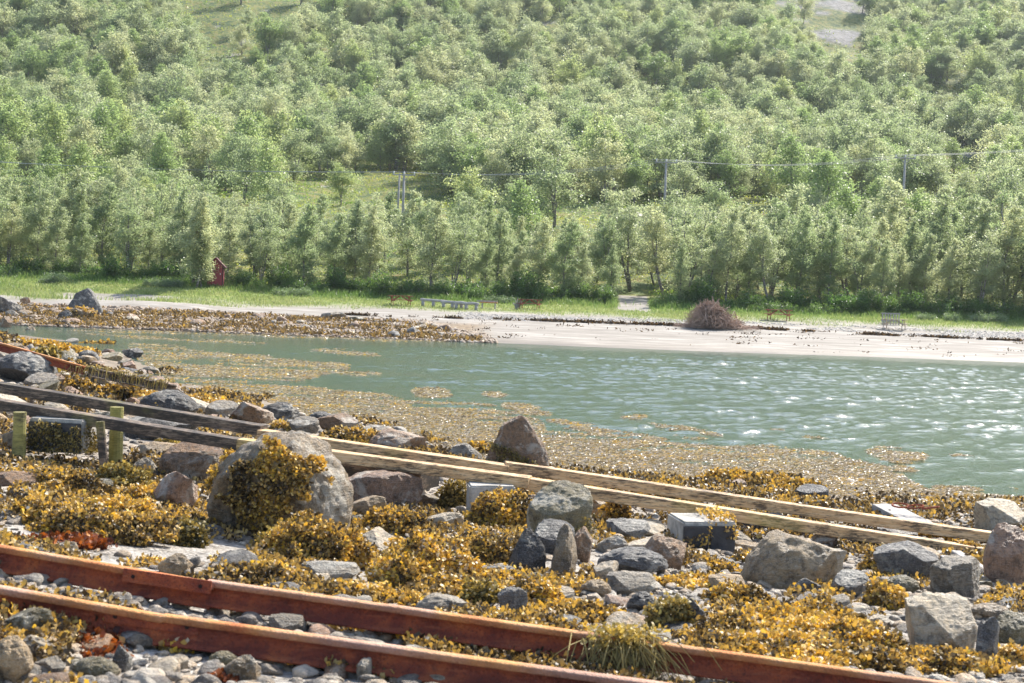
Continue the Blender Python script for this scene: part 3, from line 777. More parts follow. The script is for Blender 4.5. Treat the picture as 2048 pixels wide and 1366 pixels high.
# ------------------------------------------------------------------ rocks: shapes
def rock_shape(seed, sub=4, cuts=7, rough=.1, flat=1.0, det=0.0):
    rng = np.random.RandomState(seed)
    bm = bmesh.new(); bmesh.ops.create_icosphere(bm, subdivisions=sub, radius=1)
    V = np.array([v.co[:] for v in bm.verts]); F = np.array([[v.index for v in f.verts] for f in bm.faces]); bm.free()
    for _ in range(cuts):
        n = rng.normal(size=3); n /= np.linalg.norm(n); t = rng.uniform(.45, .8); d = V @ n; k = d > t
        V[k] -= np.outer((d[k] - t) * rng.uniform(.88, 1.0), n)
    N = V / np.linalg.norm(V, axis=1)[:, None]
    V = V * (1 + rough * fbm(N * 1.3 + seed, 3, seed % 7) + rough * .35 * fbm(N * 4.5 + seed, 3, 2) + rough * .16 * fbm(N * 11 + seed, 3, 3) + det * (.035 * (1 - 2 * np.abs(fbm(N * 3.2 + seed, 3, 8))) + .022 * fbm(N * 9 + seed, 4, 4)))[:, None]
    V[:, 2] *= flat
    V -= (V.max(0) + V.min(0)) / 2; V /= (V.max(0) - V.min(0)) / 2
    return V, F
RSH = [rock_shape(100 + i, 6, c, r, det=1) for i, (c, r) in enumerate([(7, .14), (14, .1), (10, .12), (18, .1), (3, .16), (20, .08), (13, .13), (9, .1), (16, .12), (3, .1)])]
for sd__ in (5, 6):     # pointed and wedge shapes
    V, F = rock_shape(300 + sd__, 6, 11, .1, det=1); tz = (V[:, 2] + 1) / 2; V[:, :2] *= (1 - .5 * tz ** (1.8 if sd__ == 5 else 1.2))[:, None]; V[:, 0] += (-.16 if sd__ == 5 else .3) * tz; V -= (V.max(0) + V.min(0)) / 2; V /= (V.max(0) - V.min(0)) / 2; RSH.append((V, F))
RME = [mesh('rock_shape', V, F, M_ROCK, True) for V, F in RSH]
PSH = [rock_shape(200 + i, 3, c, .14) for i, c in enumerate([1, 4, 8, 3, 10, 6, 2, 7])]
PME = [mesh('stone_shape', V, F, M_ROCK, True) for V, F in PSH]
TINT = {'tan': (.36, .265, .155), 'brown': (.24, .145, .078), 'grey': (.23, .2, .155), 'blue': (.118, .115, .112), 'dark': (.055, .05, .046), 'pale': (.44, .375, .275),
        'pink': (.32, .2, .13), 'green': (.17, .145, .08), 'mott': (.25, .19, .115), 'ochre': (.2, .135, .065)}
ROCKS = []
def rock(px, base, w, h, tint, label, k=0, cat='boulder', name='boulder', rz=0, tiltx=0, tilty=0, depth=.85, sink=.42, P=None, grp=None, me=None):
    """px, base, w, h: where it stands and how large it shows, in photograph pixels"""
    P = ground_hit(px, base) if P is None else np.array(P, float)
    s = F_PX / (P - CAM).dot(FWD)
    rx, rzz = w / s / 2, h / s / 2
    tot = rzz * (1 + sink)          # part of it lies in the ground
    o = link(name, me or RME[k])
    ry = rx * depth
    o.location = (P[0], P[1] + ry * .8, P[2] + rzz * 2 - tot)
    o.rotation_euler = (tiltx, tilty, rz); o.scale = (rx, ry, tot)
    c = TINT[tint]; v = random.Random(int(px * 7 + base)).uniform(.88, 1.12); o.color = (c[0] * v, c[1] * v, c[2] * v, 1)
    tag(o, label, cat, grp); ROCKS.append(o); return o

# ------------------------------------------------------------------ far shore
rock(-2, 626, 72, 42, 'blue', 'big blue-grey boulder cut by the left edge on the far shore', 3, rz=.4, P=P3((-2 - 1024) / F_PX * 90, 90))
rock(160, 645, 78, 56, 'blue', 'large pointed dark boulder on the far shore left of the sand patch', 10, rz=.2, P=P3((160 - 1024) / F_PX * 91, 91))
rock(46, 604, 20, 13, 'brown', 'small brown rock in the grass beside the far left boulder', 1, P=P3((46 - 1024) / F_PX * 96, 96))
rock(155, 650, 66, 26, 'ochre', 'low wrack-covered rock directly in front of the pointed boulder', 2, rz=.2, P=P3((152 - 1024) / F_PX * 87.8, 87.8))
rock(130, 650, 34, 20, 'dark', 'dark wet rock at the left foot of the pointed boulder', 8, P=P3((128 - 1024) / F_PX * 87.4, 87.4))
rock(664, 628, 52, 15, 'grey', 'flat grey slab lying on the pale sand behind the stony spit', 1, rz=.1, P=P3((664 - 1024) / F_PX * 96, 96))
rock(712, 634, 34, 13, 'green', 'small rock capped with grass right of the flat grey slab', 2, P=P3((712 - 1024) / F_PX * 94.5, 94.5))
rock(820, 668, 24, 17, 'blue', 'pointed blue-grey stone standing on the wrack-covered spit', 11, P=P3((820 - 1024) / F_PX * 86.5, 86.5))
rock(140, 657, 44, 15, 'brown', 'brown rounded rock at the waterline below the pointed boulder', 4, P=P3((138 - 1024) / F_PX * 84.3, 84.3))
rock(18, 637, 30, 16, 'grey', 'grey rock just below the far left boulder', 8, P=P3((18 - 1024) / F_PX * 88, 88))
rock(1258, 428, 46, 22, 'grey', 'grey boulder in the clearing left of the middle power pole', 2, P=P3((1258 - 1024) / F_PX * 178, 178))
rock(1246, 446, 30, 14, 'brown', 'small brown boulder just below the grey one in the clearing', 1, P=P3((1250 - 1024) / F_PX * 168, 168))
rock(1445, 415, 46, 22, 'grey', 'long grey boulder right of the middle power pole', 6, P=P3((1440 - 1024) / F_PX * 188, 188))
rock(735, 395, 22, 12, 'pink', 'pinkish stone on the yellow slope left of the left power pole', 1, P=P3((737 - 1024) / F_PX * 180, 180))
rock(790, 50, 46, 22, 'grey', 'grey outcrop in the meadow at the top of the picture', 3, P=P3((610 - 1024) / F_PX * 430, 430))
for i, (px_, D, w_, h_, lab) in enumerate([(1620, 470, 130, 60, 'broad bare rock slab at the top right of the hill'), (1590, 440, 60, 26, 'smaller bare rock below the broad slab on the hill'),
                                          (1760, 480, 90, 45, 'bare rock face right of the broad slab on the hill'), (18, 440, 60, 50, 'grey cliff rock at the top left of the hill')]):
    rock(px_, 0, w_, h_, 'blue', lab, [3, 5, 1, 8][i], P=P3((px_ - 1024) / F_PX * D, D, -2.5), depth=1.4, cat='rock outcrop', name='rock_outcrop', sink=.9)

rs = np.random.RandomState(8)
def pebble_field(name, label, n, P, size, srcs, hs=.6, cat='stones'):
    idx = rs.randint(0, len(srcs), n)
    sc = np.column_stack([size * rs.uniform(.8, 1.3, n), size * rs.uniform(.7, 1.1, n), size * hs * rs.uniform(.6, 1.1, n)])
    o = gn_scatter(name, P, rs.uniform(0, 6.28, n), sc, idx, [srcs], rs.normal(0, .2, (n, 2)))
    return tag(o, label, cat, kind='stuff')
# individual stones of the spit (the larger ones), wrack-covered
SPIT = []
cand = []
while len(cand) < 50:
    x_, y_ = rs.uniform(-34, 0), rs.uniform(84, 95)
    z_ = float(height(np.array([x_]), np.array([y_]))[0])
    if z_ < .02 or z_ > 1.0: continue
    lim = np.interp(x_, [-34, -12, -6, -2], [1.0, .95, .75, .1])
    if z_ > lim: continue
    cand.append((x_, y_, z_))
for i, (x_, y_, z_) in enumerate(cand):
    o = link('stone', PME[i % 8]); s = rs.uniform(.2, .5); o.location = (x_, y_, z_ + s * .15)
    o.scale = (s * rs.uniform(.9, 1.5), s, s * rs.uniform(.45, .8)); o.rotation_euler = (rs.normal(0, .15), rs.normal(0, .15), rs.uniform(0, 6.28))
    t = ['ochre', 'ochre', 'brown', 'ochre', 'grey', 'dark', 'brown', 'pale'][rs.randint(8)]; c = TINT[t]; o.color = (*c, 1)
    tag(o, 'rounded stone on the wrack-covered spit of the far shore, %s' % ('coated in brown wrack' if t in ('ochre', 'brown') else 'bare and dark' if t == 'dark' else 'bare and pale grey'), 'stone',
        'wrack-coated spit stones' if t in ('ochre', 'brown') else 'dark spit stones' if t == 'dark' else 'pale spit stones')
    SPIT.append(o)
n = 26000; x_, y_ = rs.uniform(-42, 4, n), rs.uniform(83, 97, n); z_ = height(x_, y_)
lim = np.interp(x_, [-42, -12, -6, -1.5, 0, 4], [1.05, 1.0, .8, .25, -.2, -.3]) + .15 * fbm(np.column_stack([x_, y_]) / 2, 3, 50)
k = (z_ > -.03) & (z_ < lim) & (rs.rand(n) < .5 + .5 * sstep(4, -4, x_)); x_, y_, z_ = x_[k], y_[k], z_[k]; n = len(x_)
pebble_field('spit_shingle', 'shingle and small stones of the far spit', n, np.column_stack([x_, y_, z_ + .03]), rs.uniform(.06, .2, n), SPIT[:24], .65).color = (.27, .19, .12, 1)

# wrack laid over the spit, drift lines and clumps on the sand
def fronds(C, N, size, rng, lift=.35, w=.42, spread=1.0):
    """curled two-segment blades growing roughly along N from C"""
    n = len(C)
    d = N * lift + rng.normal(0, .55 * spread, (n, 3)); d /= np.linalg.norm(d, axis=1)[:, None]
    s = rng.normal(size=(n, 3)); s -= (s * d).sum(1)[:, None] * d; s /= np.linalg.norm(s, axis=1)[:, None]
    nn_ = np.cross(d, s)
    L = (size * rng.uniform(.6, 1.4, n))[:, None]; W = L * w
    m_ = C + d * L * .55 + nn_ * L * .12; e = C + d * L - nn_ * L * .18
    V = np.stack([C - s * W * .25, C + s * W * .25, m_ + s * W * .5, m_ - s * W * .5, e + s * W * .42, e - s * W * .42], 1).reshape(-1, 3)
    b = np.arange(n)[:, None] * 6
    F = np.stack([b + [0, 1, 2, 3], b + [3, 2, 4, 5]], 1).reshape(-1, 4)
    return V, F
def wrack(name, C, N, size, rng, matl, lab, cat='seaweed', kind='stuff', lift=.35, w=.42, lvf=None, grp=None, parent=None):
    V, F = fronds(C, N, size, rng, lift, w)
    n = len(C); lv = rng.beta(1.6, 1.8, n) if lvf is None else lvf
    o = link(name, mesh(name, V, F, matl, False, {'lv': ('FACE', np.repeat(np.clip(lv, 0, 1), 2))}), parent)
    if parent is None: tag(o, lab, cat, grp, kind)
    return o
n = 60000; x_, y_ = rs.uniform(-42, 2, n), rs.uniform(83.2, 96, n); z_ = height(x_, y_)
lim = np.interp(x_, [-42, -12, -6, -2, 0], [.95, .8, .6, .1, -.3]); q2 = np.column_stack([x_, y_])
k = (z_ > -.02) & (z_ < lim) & (fbm(q2 / [2.6, .9], 3, 51) > -.12); x_, y_, z_ = x_[k], y_[k], z_[k]; n = len(x_)
C = np.column_stack([x_, y_, z_ + .05 + .12 * (fbm(np.column_stack([x_, y_]) / .5, 2, 52) + .5)])
up = np.tile([0, 0, 1.], (n, 1))
wrack('spit_wrack', C, up, rs.uniform(.09, .22, n), rs, M_FUC, 'golden brown wrack draped over the stones of the far spit', lvf=np.clip(rs.beta(1.6, 3.4, n) * .68, 0, 1), lift=.1)
# drift line
n = 70000; x_ = rs.uniform(-14, 48, n); t_ = rs.rand(n)
y_ = 99.4 + .5 * np.sin(x_ / 7) + rs.normal(0, .16, n) - .03 * (x_ - 10)
k = t_ < .55; y_[~k] = rs.uniform(85, 99, (~k).sum()); q2 = np.column_stack([x_, y_])
cl_ = fbm(q2 / [1.8, .5], 3, 60)
keep = np.where(k, cl_ > .1, (cl_ > .42) | ((cl_ > .3) & (x_ < 10) & (x_ > -12) & (y_ > 94)))
x_, y_ = x_[keep], y_[keep]; n = len(x_); z_ = height(x_, y_)
wrack('drift_wrack', np.column_stack([x_, y_, z_ + rs.uniform(.0, .08, n)]), np.tile([0, 0, 1.], (n, 1)), rs.uniform(.07, .18, n), rs, M_DRIFT, 'dark dried wrack in a broken line and tufts across the sand', lift=.05, lvf=rs.rand(n) ** 1.5)
# shingle band below the grass on the right
n = 9000; x_ = rs.uniform(-4, 52, n); y_ = rs.uniform(99.5, 105, n); z_ = height(x_, y_); k = fbm(np.column_stack([x_, y_]) / [4, 1.5], 3, 61) > -.25
x_, y_, z_ = x_[k], y_[k], z_[k]
GREYS = []
for i in range(6):
    o = link('stone', PME[i]); s = rs.uniform(.16, .26); X_ = rs.uniform(4, 34); o.location = P3(X_, 101.5 + rs.uniform(-.8, .8)); o.scale = (s, s * .8, s * .55); o.color = (.4, .39, .38, 1)
    tag(o, 'grey stone in the shingle band right below the beach grass', 'stone', 'grey stones of the shingle band'); GREYS.append(o)
pebble_field('beach_shingle', 'band of grey shingle on the sand just below the grass', len(x_), np.column_stack([x_, y_, z_]), rs.uniform(.03, .1, len(x_)), GREYS, .5).color = (.4, .38, .36, 1)

# picnic tables
def picnic_table(X, D, rz, matl, label, s=1.0):
    P = P3(X, D); r = empty('picnic_table', P, rz); r.scale = (s, s, s); tag(r, label, 'picnic table', 'picnic tables along the beach')
    m_ = MB()
    for i in range(5): m_.box((0, -.3 + i * .15, .74), (1.85, .138, .038), None, .004)
    m_.build('table_top', matl, r)
    for sy in (-1, 1):
        m_ = MB()
        for i in range(2): m_.box((0, sy * (.62 + i * .15), .44), (1.85, .138, .038), None, .004)
        m_.build('seat', matl, r)
    for sx_ in (-.66, .66):
        m_ = MB(); m_.beam((sx_, -.28, .715), (sx_, -.72, 0), .045, .1); m_.beam((sx_ + .046, .28, .715), (sx_ + .046, .72, 0), .045, .1)
        m_.beam((sx_ + .092, -.8, .39), (sx_ + .092, .8, .39), .045, .1); m_.beam((sx_ - .05, -.36, .69), (sx_ - .05, .36, .69), .045, .07)
        m_.build('leg_frame', matl, r)
    m_ = MB(); m_.beam((-.6, 0, .4), (-.1, 0, .7), .045, .08); m_.beam((.6, 0, .4), (.1, 0, .7), .045, .08); m_.build('brace', matl, r)
def bx_at(px_, D): return (px_ - 1024) / F_PX * D
picnic_table(bx_at(798, 108.5), 108.5, .25, M_RED, 'red picnic table on the grass left of the log benches')
picnic_table(bx_at(1056, 109.5), 109.5, -.12, M_RED, 'dark red picnic table right of the orange bench board')
picnic_table(bx_at(1554, 107.2), 107.2, -.3, M_RED, 'red picnic table on the grass right of the brushwood heap', 1.08)
picnic_table(bx_at(1786, 103.4), 103.4, -.42, M_TAN, 'bare weathered picnic table standing on the shingle at the right')
def rail_fence(X, D):
    r = empty('pallet', P3(X, D), -.1); tag(r, 'grey upright slatted pallet behind the bare picnic table', 'pallet')
    m_ = MB()
    for i in range(7): m_.box((-.6 + i * .2, 0, .45), (.09, .02, .9))
    m_.build('slats', M_WGREY, r)
    m_ = MB(); m_.box((0, .035, .85), (1.4, .05, .09)); m_.box((0, .035, .3), (1.4, .05, .09)); m_.build('rail', M_WGREY, r)
rail_fence(bx_at(1779, 107), 107)
# log benches
def log_bench(p0, p1, D0, D1, h, label, matl=M_POLE, rad=.12, n=3, name='log_bench', cat='log bench'):
    A = np.array(P3(bx_at(p0, D0), D0, h)); B = np.array(P3(bx_at(p1, D1), D1, h)); r = empty(name, tuple(A)); tag(r, label, cat)
    B = B - A; t = np.linspace(0, 1, 12)[:, None]; rg_ = np.random.RandomState(int(p0))
    pts_ = B * t + rg_.normal(0, .012, (12, 3))
    m_ = MB(); m_.tube(pts_, rad * (1 - .25 * t[:, 0]), 10); m_.build('log', matl, r, True)
    for q in np.linspace(.1, .9, n):
        m_ = MB(); c = B * q; m_.tube([c + [0, 0, -h - .1], c + [0, 0, -rad * .6]], .13, 9); m_.build('stump', matl, r, True)
log_bench(838, 890, 108.6, 108.2, .5, 'left grey log bench on stumps right of the red picnic table')
log_bench(880, 925, 108, 107.3, .45, 'middle grey log bench on stumps', rad=.13)
log_bench(905, 955, 107.2, 106.6, .48, 'right grey log bench on thick pale stumps', rad=.14)
r = empty('plank_bench', P3(bx_at(975, 108.6), 108.6), -.15); tag(r, 'bench with orange seat board at the right end of the log benches', 'bench')
m_ = MB(); m_.box((0, 0, .46), (1.35, .3, .06), None, .008); m_.build('seat', M_ORANGE, r)
m_ = MB(); m_.box((-.2, .32, .56), (1.6, .08, .12), None, .01); m_.build('back_log', M_WGREY, r)
for sx_ in (-.5, .5): m_ = MB(); m_.box((sx_, 0, .2), (.08, .26, .46)); m_.build('leg', M_WGREY, r)
# grey stump of roots leaning by the second table
r = empty('root_stump', P3(bx_at(1031, 109.2), 109.2)); tag(r, 'grey weathered root stump at the left end of the dark red table', 'stump')
m_ = MB(); rg_ = np.random.RandomState(4)
for i in range(26):
    a = rg_.uniform(-1.2, 1.2); L = rg_.uniform(.4, .95); e = np.array([math.sin(a) * L * .6, rg_.normal(0, .15), math.cos(a) * L]); m_.tube([[0, 0, -.1], e * .5 + [.0, 0, .08], e], [.06, .035, .01], 5)
m_.build('roots', M_WGREY, r)

# outhouse
HX, HD = bx_at(429, 115.5), 115.5
r = empty('outhouse', P3(HX, HD, .0), .12); r.scale = (1.05, 1.05, 1.15); tag(r, 'narrow red outhouse with sloping roof half hidden among the birches', 'outhouse')
prof = [(-.62, -.1), (.55, -.1), (.55, 1.45), (-.035, 1.98), (-.62, 1.45)]
m_ = MB(); V_ = [(x, -.6, z) for x, z in prof] + [(x, .6, z) for x, z in prof]
m_.add(V_, [(0, 1, 2, 3, 4), (9, 8, 7, 6, 5), (0, 5, 6, 1), (1, 6, 7, 2), (2, 7, 8, 3), (3, 8, 9, 4), (4, 9, 5, 0)]); m_.build('wall', M_SHED, r)
m_ = MB(); m_.beam((-.8, 0, 1.33), (-.035, 0, 2.03), 1.5, .06); m_.beam((-.035, 0, 2.03), (.73, 0, 1.33), 1.5, .06); m_.build('roof', M_SHEDR, r)
d = MB(); d.box((.02, -.625, .85), (.86, .04, 1.5), None, .005); dr = d.build('door', M_SHED, r)
d = MB(); d.box((.34, -.66, .9), (.05, .05, .12), None, .01); d.build('handle', M_WHITE, dr)
d = MB(); d.box((.53, -.63, .68), (.08, .07, 1.5)); d.build('corner_board', M_SHEDR, r)

# brushwood heap
hp = P3(bx_at(1430, 99.0), 99.0); r = empty('brushwood_heap', hp); tag(r, 'big cone-shaped heap of dead branches and twigs on the sand', 'brushwood heap')
rg_ = np.random.RandomState(31); tw = MB(); br_ = MB()
def in_heap(n):
    u = rg_.rand(n) ** .5; a = rg_.uniform(0, 6.28, n); h_ = rg_.rand(n) ** 1.3
    rr_ = u * np.sqrt(np.clip(1 - h_ ** 1.25, 0, 1)) * (1 + .12 * np.sin(a * 3 + 1) + .1 * np.sin(a * 7))
    return np.column_stack([np.cos(a) * rr_ * 2.15 - .6 * h_, np.sin(a) * rr_ * 1.5, h_ * 1.6 + .05]), a
C_, A_ = in_heap(1900)
for c, a in zip(C_, A_):
    d = np.array([math.cos(a), math.sin(a) * .8, -.5]) + rg_.normal(0, 1.0, 3); d /= np.linalg.norm(d); L = rg_.uniform(.35, 1.05)
    p = np.array([c - d * L / 2, c + rg_.normal(0, .07, 3), c + d * L / 2]); p[:, 2] = np.maximum(p[:, 2], .02)
    rr_ = rg_.uniform(.009, .02); tw.tube(p, [rr_, rr_, rr_ * .4], 3, False)
C_, A_ = in_heap(90)
for c, a in zip(C_, A_):
    d = np.array([math.cos(a), math.sin(a) * .8, -.8]) + rg_.normal(0, .7, 3); d /= np.linalg.norm(d); L = rg_.uniform(.9, 2.2); c = c * [1, 1, .85]
    p = np.array([c - d * L / 2, c + rg_.normal(0, .12, 3), c + d * L / 2]); p[:, 2] = np.maximum(p[:, 2], .03)
    rr_ = rg_.uniform(.025, .05); br_.tube(p, [rr_, rr_ * .8, rr_ * .35], 5, False)
for i in range(160):    # tails trailing to both sides
    sgn = -1 if rg_.rand() < .55 else 1; c = np.array([sgn * rg_.uniform(1.5, 2.9), rg_.uniform(-1.1, .6) - (.5 if sgn > 0 else 0), rg_.uniform(.02, .22)])
    d = rg_.normal(0, 1, 3) * [1, .6, .15]; d /= np.linalg.norm(d); L = rg_.uniform(.3, .9)
    tw.tube([c - d * L / 2, c + [0, 0, .04], c + d * L / 2], [.014, .012, .005], 3, False)
tw.build('twigs', M_TWIG, r); br_.build('branches', M_TWIG, r)

# power poles and wires
def pole(px_, D, h, label, twin=False):
    P = np.array(P3(bx_at(px_, D), D)); r = empty('power_pole', tuple(P)); tag(r, label, 'power pole', 'power poles on the slope')
    m_ = MB(); m_.tube([(0, 0, -.5), (0, 0, h)], [.17, .12], 10); m_.build('post', M_POLE, r, True)
    if twin: m_ = MB(); m_.tube([(-.75, 1.6, -.5), (-.6, 1.0, h)], [.15, .1], 10); m_.build('post', M_POLE, r, True)
    m_ = MB(); m_.box((0, -.14, h - .25), (2.6, .12, .14)); ca = m_.build('crossarm', M_POLE, r)
    m_ = MB(); m_.beam((0, -.12, h - .95), (.6, -.12, h - .3), .05, .06); m_.beam((0, -.12, h - .95), (-.6, -.12, h - .3), .05, .06); m_.build('brace', M_POLE, r)
    for x in (-1.15, 0, 1.15): m_ = MB(); m_.tube([(x, -.14, h - .18), (x, -.14, h + .12)], [.07, .05], 8); m_.build('insulator', M_WHITE, r, True)
    return P + [0, -.14, h + .08]
def poleh(px_, D, ytop): q = at(px_, ytop, D); return float(q[2] - P3(q[0], D)[2])
tops = [pole(797, 160, poleh(797, 160, 345), 'left power pole with a second post beside it on the yellow slope', True), pole(1318, 165, poleh(1318, 165, 320), 'middle power pole standing tall behind the front birches'), pole(1793, 174, poleh(1793, 174, 311), 'right power pole in front of the dark birches')]
tops[0:0] = [np.array(at(-420, 292, 168))]; tops.append(np.array(at(2500, 246, 196)))
for w_, nm in [(-1.15, 'near'), (0, 'middle'), (1.15, 'far')]:
    m_ = MB()
    for A, B in zip(tops[:-1], tops[1:]):
        t = np.linspace(0, 1, 14)[:, None]; A_ = A + [w_, 0, 0]; B_ = B + [w_, 0, 0]
        m_.tube(A_ * (1 - t) + B_ * t - np.array([0, 0, 1.]) * 4 * t * (1 - t) * .9, .014, 4, False)
    tag(m_.build('power_line', M_WIRE), 'thin grey power line across the slope, %s strand of the three' % nm, 'power line', 'power line strands')
